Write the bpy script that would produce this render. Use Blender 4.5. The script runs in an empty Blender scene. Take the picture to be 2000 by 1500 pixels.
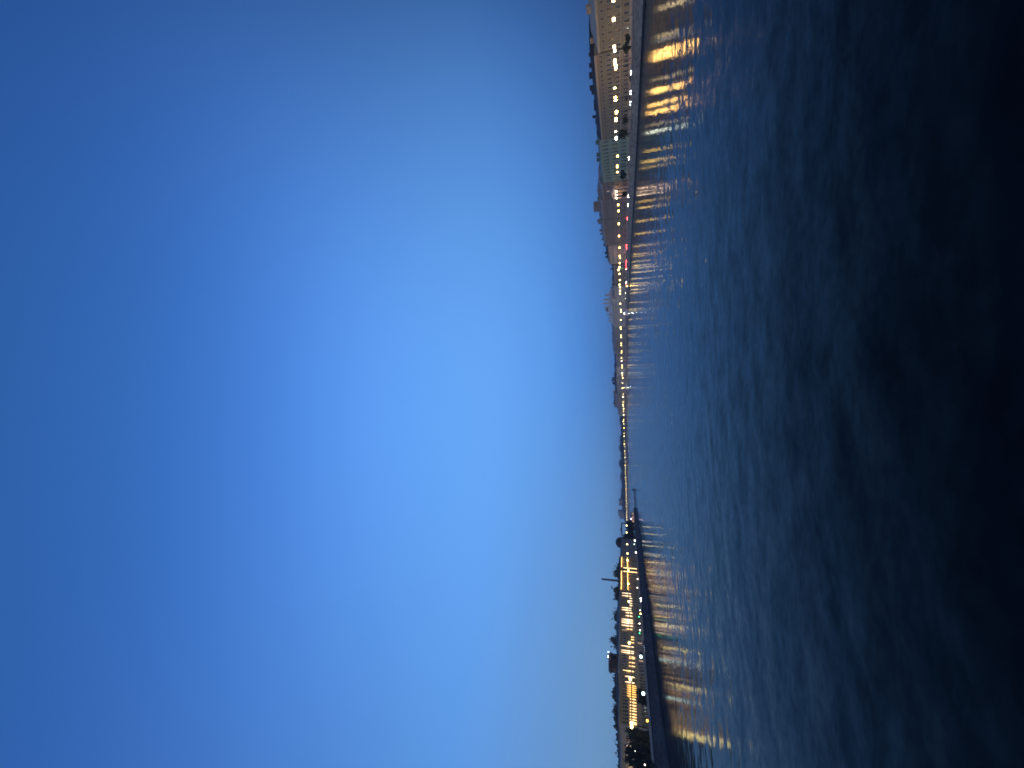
import bpy, bmesh, math, random
import numpy as np
from mathutils import Vector, Matrix

random.seed(7)
rng = np.random.default_rng(11)
scene = bpy.context.scene
COL = scene.collection
R = math.radians

# ------------------------------------------------------------------ camera
FPX = 790.0                      # focal length in photo pixels (2000 wide)
CAM = Vector((0.0, 0.0, 10.0))
ROLL = math.atan(0.0247)
PITCH = math.atan(217.5 / FPX)
F0 = Vector((0, math.cos(PITCH), math.sin(PITCH)))
U0 = Vector((0, -math.sin(PITCH), math.cos(PITCH)))
R0 = Vector((1, 0, 0))
RV = math.cos(ROLL) * R0 - math.sin(ROLL) * U0
UV = math.cos(ROLL) * U0 + math.sin(ROLL) * R0
cd = bpy.data.cameras.new('camera')
cd.sensor_fit = 'HORIZONTAL'
cd.sensor_width = 36.0
cd.lens = FPX / 2000.0 * 36.0
cd.clip_start = 0.5
cd.clip_end = 20000
cam = bpy.data.objects.new('camera', cd)
COL.objects.link(cam)
XA, YA, ZA = -UV, RV, -F0
cam.matrix_world = Matrix(((XA.x, YA.x, ZA.x, CAM.x), (XA.y, YA.y, ZA.y, CAM.y), (XA.z, YA.z, ZA.z, CAM.z), (0, 0, 0, 1)))
scene.camera = cam


def ray(px, py):
    return (XA * ((px - 1000) / FPX) + YA * ((750 - py) / FPX) - ZA)


def on_line(line, px, py):
    """world point where the sight line through a photo pixel crosses the vertical sheet over a ground line"""
    d = ray(px, py)
    best = None
    for (ax, ay), (bx, by) in zip(line[:-1], line[1:]):
        ex, ey = bx - ax, by - ay
        den = d.x * ey - d.y * ex
        if abs(den) < 1e-9:
            continue
        t = (ax * ey - ay * ex) / den
        s = (ax * d.y - ay * d.x) / den
        if t > 0 and -0.001 <= s <= 1.001:
            if best is None or t < best[0]:
                best = (t, Vector((d.x * t, d.y * t, CAM.z + d.z * t)))
    return best[1] if best else None


def offset(line, k):
    """ground line moved k metres to its right-hand side"""
    out = []
    n = len(line)
    for i in range(n):
        a = Vector(line[max(i - 1, 0)])
        b = Vector(line[min(i + 1, n - 1)])
        t = (b - a).normalized()
        out.append((line[i][0] + t.y * k, line[i][1] - t.x * k))
    return out


RQ = [(130, 40), (127, 150), (124, 203), (123, 280), (124, 400), (118, 610), (90, 850), (0, 1250), (-150, 1550),
      (-350, 1850), (-560, 2000), (-800, 2150), (-1200, 2350), (-2000, 2600)]
LQ = [(-98, 40), (-107, 113), (-113, 139), (-116, 170), (-119, 211), (-125, 289), (-133, 420), (-137, 455)]
RF = offset(RQ, 24)          # facades, right bank
RL = offset(RQ, 4)           # lamp row, right bank
RR = offset(RQ, 10)          # carriageway, right bank
LF = offset(LQ, -22)
LL = offset(LQ, -4)
LR = offset(LQ, -11)
ROAD_Z = 3.0
PROM_Z = 2.4

# ------------------------------------------------------------------ materials


def new_mat(name):
    m = bpy.data.materials.new(name)
    m.use_nodes = True
    nt = m.node_tree
    return m, nt, nt.nodes['Principled BSDF']


def mat(name, c, rough=0.85, var=0.25, scale=0.6, bump=0.0, metal=0.0, spec=0.3):
    m, nt, b = new_mat(name)
    b.inputs['Roughness'].default_value = rough
    b.inputs['Metallic'].default_value = metal
    b.inputs['Specular IOR Level'].default_value = spec
    tc = nt.nodes.new('ShaderNodeTexCoord')
    nz = nt.nodes.new('ShaderNodeTexNoise')
    nz.inputs['Scale'].default_value = scale
    nz.inputs['Detail'].default_value = 5
    nz.inputs['Roughness'].default_value = 0.65
    nt.links.new(tc.outputs['Object'], nz.inputs['Vector'])
    rp = nt.nodes.new('ShaderNodeValToRGB')
    rp.color_ramp.elements[0].position = 0.3
    rp.color_ramp.elements[1].position = 0.7
    rp.color_ramp.elements[0].color = tuple(v * (1 - var) for v in c) + (1,)
    rp.color_ramp.elements[1].color = tuple(min(1, v * (1 + var)) for v in c) + (1,)
    nt.links.new(nz.outputs['Fac'], rp.inputs['Fac'])
    nt.links.new(rp.outputs['Color'], b.inputs['Base Color'])
    if bump:
        bp = nt.nodes.new('ShaderNodeBump')
        bp.inputs['Strength'].default_value = bump
        bp.inputs['Distance'].default_value = 0.1
        nt.links.new(nz.outputs['Fac'], bp.inputs['Height'])
        nt.links.new(bp.outputs['Normal'], b.inputs['Normal'])
    return m


def emit(name, c, s):
    m, nt, b = new_mat(name)
    b.inputs['Base Color'].default_value = (0.6, 0.6, 0.6, 1)
    b.inputs['Emission Color'].default_value = c + (1,)
    b.inputs['Emission Strength'].default_value = s
    return m


def masonry(name, c, course=0.6, length=1.8, joint=0.55, rough=0.85, var=0.25):
    """stone in courses: brick pattern over noise"""
    m, nt, b = new_mat(name)
    b.inputs['Roughness'].default_value = rough
    b.inputs['Specular IOR Level'].default_value = 0.3
    uv = nt.nodes.new('ShaderNodeUVMap')
    br = nt.nodes.new('ShaderNodeTexBrick')
    br.inputs['Scale'].default_value = 1.0
    br.inputs['Brick Width'].default_value = length
    br.inputs['Row Height'].default_value = course
    br.inputs['Mortar Size'].default_value = 0.03
    br.inputs['Color1'].default_value = tuple(v * (1 - var) for v in c) + (1,)
    br.inputs['Color2'].default_value = tuple(v * (1 + var) for v in c) + (1,)
    br.inputs['Mortar'].default_value = tuple(v * joint for v in c) + (1,)
    nt.links.new(uv.outputs['UV'], br.inputs['Vector'])
    nz = nt.nodes.new('ShaderNodeTexNoise')
    nz.inputs['Scale'].default_value = 0.12
    nz.inputs['Detail'].default_value = 6
    nt.links.new(uv.outputs['UV'], nz.inputs['Vector'])
    mx = nt.nodes.new('ShaderNodeMix')
    mx.data_type = 'RGBA'
    mx.blend_type = 'MULTIPLY'
    mx.inputs['Factor'].default_value = 0.8
    rp = nt.nodes.new('ShaderNodeValToRGB')
    rp.color_ramp.elements[0].position = 0.3
    rp.color_ramp.elements[0].color = (0.6, 0.6, 0.62, 1)
    rp.color_ramp.elements[1].position = 0.65
    nt.links.new(nz.outputs['Fac'], rp.inputs['Fac'])
    nt.links.new(br.outputs['Color'], mx.inputs[6])
    nt.links.new(rp.outputs['Color'], mx.inputs[7])
    nt.links.new(mx.outputs[2], b.inputs['Base Color'])
    return m


M = {}
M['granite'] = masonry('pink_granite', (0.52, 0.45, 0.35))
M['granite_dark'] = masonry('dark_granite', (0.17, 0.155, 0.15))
M['wet_stone'] = mat('wet_stone', (0.03, 0.032, 0.03), 0.5, 0.3, 0.4)
M['coping'] = mat('granite_coping', (0.42, 0.36, 0.29), 0.8, 0.2, 0.8)
M['asphalt'] = mat('asphalt', (0.06, 0.055, 0.05), 0.9, 0.3, 0.3)
M['promenade'] = mat('promenade_paving', (0.24, 0.21, 0.17), 0.9, 0.25, 0.4)
M['beige'] = mat('beige_stucco', (0.25, 0.232, 0.158), 0.9, 0.15, 0.15)
M['tan'] = mat('tan_stucco', (0.25, 0.222, 0.155), 0.9, 0.18, 0.15)
M['cream'] = mat('cream_stucco', (0.55, 0.47, 0.36), 0.9, 0.12, 0.2)
M['green_wall'] = mat('pale_green_stucco', (0.30, 0.38, 0.275), 0.9, 0.15, 0.15)
M['brown'] = mat('brown_stucco', (0.27, 0.20, 0.15), 0.9, 0.2, 0.15)
M['greybrown'] = mat('grey_brown_stucco', (0.30, 0.25, 0.19), 0.9, 0.2, 0.12)
M['pink'] = mat('pink_plaster', (0.50, 0.34, 0.30), 0.9, 0.15, 0.3)
M['portal_stone'] = mat('cream_portal_stone', (0.66, 0.52, 0.42), 0.9, 0.15, 0.3)
M['pale_roof'] = mat('pale_zinc_roof', (0.60, 0.60, 0.60), 0.7, 0.15, 0.1)
M['pale'] = mat('pale_stone', (0.62, 0.56, 0.48), 0.85, 0.15, 0.1)
M['grey'] = mat('grey_stucco', (0.34, 0.31, 0.28), 0.9, 0.18, 0.12)
M['darkgrey'] = mat('dark_grey_stone', (0.13, 0.13, 0.12), 0.9, 0.2, 0.2)
M['ochre'] = mat('ochre_stucco', (0.48, 0.36, 0.20), 0.9, 0.15, 0.25)
M['roof_grey'] = mat('grey_sheet_roof', (0.26, 0.22, 0.18), 0.6, 0.25, 0.3)
M['roof_warm'] = mat('pale_weathered_roof', (0.42, 0.33, 0.23), 0.8, 0.2, 0.2)
M['roof_dark'] = mat('dark_sheet_roof', (0.035, 0.03, 0.03), 0.7, 0.3, 0.3)
M['roof_brown'] = mat('brown_sheet_roof', (0.09, 0.06, 0.05), 0.7, 0.3, 0.3)
M['roof_green'] = mat('green_sheet_roof', (0.11, 0.17, 0.13), 0.6, 0.25, 0.3)
M['trim'] = mat('pale_trim', (0.44, 0.38, 0.30), 0.85, 0.1, 0.5)
M['glass_dark'] = mat('dark_window_glass', (0.02, 0.02, 0.02), 0.25, 0.2, 1, spec=0.5)
M['iron'] = mat('black_iron', (0.02, 0.02, 0.022), 0.5, 0.2, 2, metal=0.5)
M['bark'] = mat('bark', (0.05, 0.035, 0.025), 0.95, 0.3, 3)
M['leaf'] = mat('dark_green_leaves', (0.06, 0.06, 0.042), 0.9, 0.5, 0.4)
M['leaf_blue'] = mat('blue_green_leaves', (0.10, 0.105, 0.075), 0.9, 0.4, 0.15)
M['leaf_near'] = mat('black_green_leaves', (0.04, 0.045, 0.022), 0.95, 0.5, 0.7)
M['white_paint'] = mat('white_paint', (0.78, 0.78, 0.8), 0.4, 0.08, 0.7)
M['carpaint_dark'] = mat('dark_car_paint', (0.02, 0.02, 0.025), 0.3, 0.1, 1, spec=0.5)
M['carpaint_grey'] = mat('grey_car_paint', (0.25, 0.25, 0.26), 0.3, 0.1, 1, spec=0.5)
M['carpaint_white'] = mat('white_car_paint', (0.7, 0.7, 0.7), 0.3, 0.1, 1, spec=0.5)
M['rubber'] = mat('tyre_rubber', (0.02, 0.02, 0.02), 0.9, 0.2, 3)
M['timber'] = mat('dark_timber', (0.035, 0.03, 0.028), 0.9, 0.3, 0.8)
M['brick'] = mat('sooty_brick', (0.06, 0.045, 0.04), 0.9, 0.3, 0.5)
WARM = (1.0, 0.66, 0.27)
M['lamp_warm'] = emit('warm_lamp_glass', (1.0, 0.64, 0.13), 20)
M['lamp_orange'] = emit('orange_lamp_glass', (1.0, 0.54, 0.14), 75)
M['lamp_dim'] = emit('dim_lamp_glass', (1.0, 0.75, 0.38), 18)
M['lamp_white'] = emit('white_lamp_glass', (0.95, 1.0, 0.75), 26)
M['lamp_far'] = emit('far_lamp_glass', (1.0, 0.70, 0.22), 18)
M['lamp_far_white'] = emit('far_pale_lamp_glass', (1.0, 0.84, 0.48), 16)
M['lamp_pink'] = emit('pink_lamp_glass', (1.0, 0.55, 0.55), 120)
M['lamp_cyan'] = emit('cool_floodlight_glass', (0.66, 1.0, 0.9), 5)
M['lamp_yellow'] = emit('yellow_lamp_glass', (1.0, 0.78, 0.22), 15)
M['lamp_amber'] = emit('amber_lamp_glass', (1.0, 0.42, 0.04), 9)
M['lamp_green'] = emit('green_signal_glass', (0.05, 1.0, 0.3), 8)
M['lamp_red'] = emit('red_signal_glass', (1.0, 0.03, 0.03), 60)
M['headlight'] = emit('headlight_glass', (0.85, 1.0, 0.95), 330)
M['headlight_warm'] = emit('warm_headlight_glass', (1.0, 0.85, 0.5), 260)
M['taillight'] = emit('taillight_glass', (1.0, 0.03, 0.035), 170)
M['taillight_off'] = emit('taillight_unlit', (1.0, 0.03, 0.03), 0.2)
M['headlight_off'] = emit('headlight_unlit', (1.0, 1.0, 1.0), 0.1)
M['win_lit'] = emit('lit_window_glass', (1.0, 0.62, 0.22), 2.2)
M['win_dimlit'] = emit('dim_lit_window_glass', (1.0, 0.6, 0.3), 0.5)
M['lamp_low'] = emit('low_lamp_glass', (1.0, 0.9, 0.75), 7)
M['tube'] = emit('facade_emissive_wash', (1.0, 0.64, 0.24), 2.8)  # this and the next two: floodlight on the walls, put into emissive colour
M['wash_pink'] = emit('pinkish_emissive_wash', (1.0, 0.70, 0.42), 3.0)
M['wash_orange'] = emit('orange_emissive_wash', (1.0, 0.52, 0.10), 2.4)
M['tower_light'] = emit('tower_lamp_glass', (0.9, 0.95, 1.0), 40)
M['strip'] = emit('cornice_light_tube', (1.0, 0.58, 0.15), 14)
M['fixture'] = emit('floodlight_lens', (1.0, 0.62, 0.22), 3.5)
M['green_trim'] = mat('pale_green_trim', (0.38, 0.45, 0.35), 0.9, 0.1, 0.5)
M['portal_lamp'] = emit('portal_lamp_glass', (1.0, 0.7, 0.42), 60)


# ------------------------------------------------------------------ mesh helpers
class MB:
    def __init__(s):
        s.v, s.f, s.mi, s.uv = [], [], [], []

    def face(s, pts, mi=0, uv=None):
        b = len(s.v)
        s.v.extend([tuple(p) for p in pts])
        s.f.append(tuple(range(b, b + len(pts))))
        s.mi.append(mi)
        s.uv.append(uv)

    def box(s, x0, x1, y0, y1, z0, z1, mi=0):
        p = [(x0, y0, z0), (x1, y0, z0), (x1, y1, z0), (x0, y1, z0), (x0, y0, z1), (x1, y0, z1), (x1, y1, z1), (x0, y1, z1)]
        b = len(s.v)
        s.v.extend(p)
        for q in ((0, 3, 2, 1), (4, 5, 6, 7), (0, 1, 5, 4), (1, 2, 6, 5), (2, 3, 7, 6), (3, 0, 4, 7)):
            s.f.append(tuple(b + i for i in q))
            s.mi.append(mi)
            s.uv.append(None)

    def loft(s, rings, mi=0, cap=True):
        b = len(s.v)
        n = len(rings[0])
        for r in rings:
            s.v.extend([tuple(p) for p in r])
        for k in range(len(rings) - 1):
            for i in range(n):
                j = (i + 1) % n
                s.f.append((b + k * n + i, b + k * n + j, b + (k + 1) * n + j, b + (k + 1) * n + i))
                s.mi.append(mi)
                s.uv.append(None)
        if cap:
            s.f.append(tuple(b + i for i in reversed(range(n))))
            s.f.append(tuple(b + (len(rings) - 1) * n + i for i in range(n)))
            s.mi += [mi, mi]
            s.uv += [None, None]

    def lathe(s, prof, n=12, cx=0, cy=0, mi=0):
        s.loft([[(cx + r * math.cos(2 * math.pi * i / n), cy + r * math.sin(2 * math.pi * i / n), z) for i in range(n)] for r, z in prof], mi)

    def ball(s, c, r, n=10, m=6, mi=0, sz=1.0):
        prof = []
        for k in range(m + 1):
            a = -math.pi / 2 + math.pi * k / m
            prof.append((max(1e-3, r * math.cos(a)), c[2] + sz * r * math.sin(a)))
        s.lathe(prof, n, c[0], c[1], mi)

    def tube(s, pts, r, n=6, mi=0):
        rr = r if isinstance(r, (list, tuple)) else [r] * len(pts)
        P = [Vector(p) for p in pts]
        rings = []
        for i, p in enumerate(P):
            t = (P[min(i + 1, len(P) - 1)] - P[max(i - 1, 0)]).normalized()
            a = t.orthogonal().normalized() if abs(t.z) < 0.99 else Vector((1, 0, 0))
            a = (a - t * a.dot(t)).normalized()
            b = t.cross(a)
            rings.append([p + (a * math.cos(2 * math.pi * k / n) + b * math.sin(2 * math.pi * k / n)) * rr[i] for k in range(n)])
        s.loft(rings, mi)

    def mesh(s, name, mats, smooth=False):
        me = bpy.data.meshes.new(name)
        me.from_pydata(s.v, [], s.f)
        for m in (mats if isinstance(mats, (list, tuple)) else [mats]):
            me.materials.append(m)
        me.polygons.foreach_set('material_index', s.mi)
        if any(u is not None for u in s.uv):
            ul = me.uv_layers.new(name='UVMap')
            for p, u in zip(me.polygons, s.uv):
                if u is not None:
                    for li, q in zip(p.loop_indices, u):
                        ul.data[li].uv = q
        if smooth:
            me.polygons.foreach_set('use_smooth', [True] * len(me.polygons))
        me.update()
        return me

    def build(s, name, mats, parent=None, smooth=False):
        return link(name, s.mesh(name, mats, smooth), parent)


def link(name, me, parent=None, loc=None, rz=None, scale=None):
    o = bpy.data.objects.new(name, me)
    COL.objects.link(o)
    if parent is not None:
        o.parent = parent
    if loc is not None:
        o.location = loc
    if rz is not None:
        o.rotation_euler = (0, 0, rz)
    if scale is not None:
        o.scale = scale
    return o


def tag(o, label=None, cat=None, group=None, kind=None):
    if label:
        o['label'] = label
    if cat:
        o['category'] = cat
    if group:
        o['group'] = group
    if kind:
        o['kind'] = kind
    return o


def thing(name, label, cat, loc, rz=0.0, group=None):
    o = bpy.data.objects.new(name, None)
    COL.objects.link(o)
    o.location = loc
    o.rotation_euler = (0, 0, rz)
    return tag(o, label, cat, group)


def copy_tree(o, parent=None):
    c = o.copy()
    COL.objects.link(c)
    if parent is not None:
        c.parent = parent
    for ch in list(o.children):
        copy_tree(ch, c)
    return c


# ------------------------------------------------------------------ sky
w = bpy.data.worlds.new('World')
scene.world = w
w.use_nodes = True
nt = w.node_tree
bg = nt.nodes['Background']
tc = nt.nodes.new('ShaderNodeTexCoord')
sep = nt.nodes.new('ShaderNodeSeparateXYZ')
nt.links.new(tc.outputs['Generated'], sep.inputs[0])


def lin(r, g, b):
    def q(v):
        v /= 255.0
        return v / 12.92 if v <= 0.04045 else ((v + 0.055) / 1.055) ** 2.4
    return (q(r), q(g), q(b), 1)


def ramp(stops, src):
    n = nt.nodes.new('ShaderNodeValToRGB')
    n.color_ramp.interpolation = 'B_SPLINE'
    e = n.color_ramp.elements
    while len(e) < len(stops):
        e.new(0.5)
    for i, (p, c) in enumerate(stops):
        e[i].position = p
        e[i].color = c
    nt.links.new(src, n.inputs['Fac'])
    return n


front = ramp([(0.0, lin(80, 122, 182)), (0.04, lin(78, 129, 198)), (0.10, lin(84, 144, 222)), (0.18, lin(95, 158, 238)), (0.30, lin(104, 169, 248)),
              (0.42, lin(103, 168, 249)), (0.55, lin(96, 160, 247)), (0.66, lin(84, 146, 235)), (0.78, lin(63, 120, 206)), (0.90, lin(47, 99, 172)),
              (1.0, lin(38, 84, 150))], sep.outputs['Z'])
back = ramp([(0.0, lin(150, 140, 140)), (0.2, lin(150, 150, 165)), (0.5, lin(100, 125, 175)), (1.0, lin(38, 82, 148))], sep.outputs['Z'])


def mth(op, a, b=None, c=None):
    n = nt.nodes.new('ShaderNodeMath')
    n.operation = op
    for i, v in enumerate((a, b, c)):
        if v is None:
            continue
        if isinstance(v, (int, float)):
            n.inputs[i].default_value = v
        else:
            nt.links.new(v, n.inputs[i])
    return n.outputs[0]


# azimuth falloff: the sky is brightest left of the river's axis, duller to the right
dx = mth('ADD', sep.outputs['X'], 0.17)
fall = mth('MULTIPLY', dx, dx)
fx = mth('SUBTRACT', mth('MULTIPLY_ADD', fall, -0.40, 1.0), mth('MULTIPLY', mth('MULTIPLY', fall, fall), 0.62))
# overhead the glow narrows: the sky darkens faster to both sides
kz = mth('MINIMUM', mth('MAXIMUM', mth('MULTIPLY_ADD', sep.outputs['Z'], 2.3, -0.60), 0.0), 1.5)
side = mth('SUBTRACT', 1.0, mth('MULTIPLY', mth('MULTIPLY', sep.outputs['X'], sep.outputs['X']), kz))
gx = mth('MAXIMUM', mth('MULTIPLY', fx, side), 0.30)
backf = nt.nodes.new('ShaderNodeMapRange')
backf.inputs['From Min'].default_value = 0.15
backf.inputs['From Max'].default_value = -0.45
nt.links.new(sep.outputs['Y'], backf.inputs['Value'])
sc_ = nt.nodes.new('ShaderNodeMix')
sc_.data_type = 'RGBA'
sc_.blend_type = 'MULTIPLY'
sc_.inputs['Factor'].default_value = 1
nt.links.new(front.outputs['Color'], sc_.inputs[6])
comb = nt.nodes.new('ShaderNodeCombineColor')
for i, pw_ in enumerate((1.08, 1.0, 0.85)):      # the duller sky to the sides is also the deeper blue
    nt.links.new(mth('POWER', gx, pw_), comb.inputs[i])
nt.links.new(comb.outputs[0], sc_.inputs[7])
# last daylight left over behind the viewer, towards the left bank side
glow_d = mth('ADD', mth('MULTIPLY', sep.outputs['X'], -0.80), mth('MULTIPLY', sep.outputs['Y'], -0.60))
glow_f = mth('POWER', mth('MAXIMUM', glow_d, 0.0), 3.0)
glow_h = mth('SUBTRACT', 1.0, mth('MULTIPLY', mth('ABSOLUTE', sep.outputs['Z']), 1.3))
glow_s = mth('MULTIPLY', mth('MULTIPLY', glow_f, mth('MAXIMUM', glow_h, 0.0)), 1.0)
gm_ = nt.nodes.new('ShaderNodeMix')
gm_.data_type = 'RGBA'
gm_.blend_type = 'ADD'
gm_.clamp_factor = False
nt.links.new(glow_s, gm_.inputs['Factor'])
nt.links.new(back.outputs['Color'], gm_.inputs[6])
gm_.inputs[7].default_value = (0.86, 0.72, 0.54, 1)
# paler, greyer band low over the left bank
lf_ = mth('MULTIPLY', mth('MAXIMUM', mth('MINIMUM', mth('MULTIPLY_ADD', sep.outputs['X'], -1.7, 0.05), 1.0), 0.0),
          mth('MAXIMUM', mth('MULTIPLY_ADD', sep.outputs['Z'], -3.1, 1.0), 0.0))
lm_ = nt.nodes.new('ShaderNodeMix')
lm_.data_type = 'RGBA'
nt.links.new(lf_, lm_.inputs['Factor'])
nt.links.new(sc_.outputs[2], lm_.inputs[6])
lm_.inputs[7].default_value = lin(117, 160, 202)
mx = nt.nodes.new('ShaderNodeMix')
mx.data_type = 'RGBA'
nt.links.new(backf.outputs[0], mx.inputs['Factor'])
nt.links.new(lm_.outputs[2], mx.inputs[6])
nt.links.new(gm_.outputs[2], mx.inputs[7])
nt.links.new(mx.outputs[2], bg.inputs['Color'])
bg.inputs['Strength'].default_value = 1.0

# ------------------------------------------------------------------ water


def water():
    ys = [4.0]
    while ys[-1] < 3200:
        ys.append(ys[-1] + max(0.30, 0.0042 * ys[-1]))
    xs = [0.0]
    while xs[-1] < 1600:
        xs.append(xs[-1] + (0.34 if xs[-1] < 60 else 0.34 + (xs[-1] - 60) * 0.035))
    xs = np.array([-x for x in xs[:0:-1]] + xs)
    ys = np.array([-600.0, -200, -60, -10] + ys)
    X, Y = np.meshgrid(xs, ys)
    Z = np.zeros_like(X)
    dist = np.sqrt(X * X + Y * Y)
    cell = np.maximum(0.34, np.maximum(0.0042 * dist, np.abs(X) * 0.035 - 1.7))
    for k in range(54):
        lam = 1.2 * (11.0 / 1.2) ** rng.random()
        th = math.radians(90 + rng.normal(14, 30))
        amp = 0.0045 * lam / (2 * math.pi) * (0.9 if lam > 4 else 1.0)
        kx, ky = 2 * math.pi / lam * math.cos(th), 2 * math.pi / lam * math.sin(th)
        fade = np.clip((lam / cell - 3.0) / 3.0, 0, 1)
        ph = rng.random() * 6.283
        warp = 1.2 * np.sin(X * 0.031 + Y * 0.017 + ph) + 0.9 * np.sin(Y * 0.043 - X * 0.021 + 2 * ph)
        gate = 0.55 + 0.45 * np.sin(X * (0.05 + 0.03 * rng.random()) + Y * (0.04 + 0.03 * rng.random()) + 3 * ph)
        Z += amp * fade * gate * np.sin(kx * X + ky * Y + ph + warp)
    verts = np.stack([X, Y, Z], -1).reshape(-1, 3)
    ny, nx = X.shape
    idx = np.arange(ny * nx).reshape(ny, nx)
    quads = np.stack([idx[:-1, :-1], idx[:-1, 1:], idx[1:, 1:], idx[1:, :-1]], -1).reshape(-1, 4)
    me = bpy.data.meshes.new('water')
    me.vertices.add(len(verts))
    me.vertices.foreach_set('co', verts.ravel())
    me.loops.add(quads.size)
    me.loops.foreach_set('vertex_index', quads.ravel().astype(np.int32))
    me.polygons.add(len(quads))
    me.polygons.foreach_set('loop_start', np.arange(0, quads.size, 4, dtype=np.int32))
    me.polygons.foreach_set('loop_total', np.full(len(quads), 4, dtype=np.int32))
    me.polygons.foreach_set('use_smooth', np.ones(len(quads), dtype=bool))
    me.update(calc_edges=True)
    m, wt, b = new_mat('river_water')
    b.inputs['Base Color'].default_value = (0.0004, 0.0008, 0.0014, 1)
    b.inputs['Roughness'].default_value = 0.125
    b.inputs['IOR'].default_value = 1.10
    tcx = wt.nodes.new('ShaderNodeTexCoord')
    geo = wt.nodes.new('ShaderNodeNewGeometry')
    acc = geo.outputs['Normal']
    # wind ripples: small random slopes, steeper across the river's length than along it
    for sc, det, kx, ky in ((0.5, 2, 0.095, 0.17), (2.3, 2, 0.065, 0.13)):
        mp = wt.nodes.new('ShaderNodeMapping')
        mp.inputs['Scale'].default_value = (0.6, 1.0, 1.0)
        mp.inputs['Rotation'].default_value = (0, 0, R(12))
        wt.links.new(tcx.outputs['Object'], mp.inputs['Vector'])
        nz = wt.nodes.new('ShaderNodeTexNoise')
        nz.inputs['Scale'].default_value = sc
        nz.inputs['Detail'].default_value = det
        wt.links.new(mp.outputs[0], nz.inputs['Vector'])
        sb = wt.nodes.new('ShaderNodeVectorMath')
        sb.operation = 'SUBTRACT'
        sb.inputs[1].default_value = (0.5, 0.5, 0.5)
        wt.links.new(nz.outputs['Color'], sb.inputs[0])
        ml = wt.nodes.new('ShaderNodeVectorMath')
        ml.operation = 'MULTIPLY'
        ml.inputs[1].default_value = (kx, ky, 0)
        wt.links.new(sb.outputs[0], ml.inputs[0])
        ad = wt.nodes.new('ShaderNodeVectorMath')
        ad.operation = 'ADD'
        wt.links.new(acc, ad.inputs[0])
        wt.links.new(ml.outputs[0], ad.inputs[1])
        acc = ad.outputs[0]
    nm = wt.nodes.new('ShaderNodeVectorMath')
    nm.operation = 'NORMALIZE'
    wt.links.new(acc, nm.inputs[0])
    wt.links.new(nm.outputs[0], b.inputs['Normal'])
    me.materials.append(m)
    o = link('water', me)
    tag(o, 'dark blue rippled river water between two embankments', 'water', kind='structure')


water()

# ------------------------------------------------------------------ land


def land(name, edge, side, z, material, label, far):
    b = MB()
    off = offset(edge, far)
    for i in range(len(edge) - 1):
        b.face([(*edge[i], z), (*edge[i + 1], z), (*off[i + 1], z), (*off[i], z)] if side < 0 else
               [(*edge[i], z), (*off[i], z), (*off[i + 1], z), (*edge[i + 1], z)])
    o = b.build(name, material)
    return tag(o, label, 'ground', kind='structure')


def strip(name, edge, o0, o1, z, material, label, cat='road'):
    b = MB()
    A, B = offset(edge, o0), offset(edge, o1)
    for i in range(len(edge) - 1):
        b.face([(*A[i], z), (*B[i], z), (*B[i + 1], z), (*A[i + 1], z)] if o1 > o0 else [(*A[i], z), (*A[i + 1], z), (*B[i + 1], z), (*B[i], z)])
    o = b.build(name, material)
    return tag(o, label, cat, kind='structure')


land('ground', RQ, 1, ROAD_Z - 0.13, M['promenade'], 'city ground behind the embankment on the right bank', 900)
strip('road', RQ, 5.5, 18, ROAD_Z - 0.126, M['asphalt'], 'asphalt riverside road along the right bank')
strip('pavement', RQ, 18, 24.5, ROAD_Z, M['promenade'], 'stone pavement below the house fronts of the right bank', 'pavement')
strip('quay_walk', RQ, 0.5, 5.5, ROAD_Z, M['promenade'], 'stone footway along the right embankment parapet', 'pavement')
bk = MB()
PTIP = [(-98, 40), (-107, 113), (-113, 139), (-116, 170), (-119, 211), (-125, 289), (-133, 420), (-137, 455), (-420, 560), (-1500, 620), (-1500, 40)]
bk.face([(x, y, PROM_Z - 0.13) for x, y in reversed(PTIP)][::-1])
tag(bk.build('island_ground', M['promenade']), 'flat ground of the left bank island', 'ground', kind='structure')
strip('island_road', LQ[:-1], -7, -15, PROM_Z - 0.12, M['asphalt'], 'asphalt road along the left bank quay')


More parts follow.
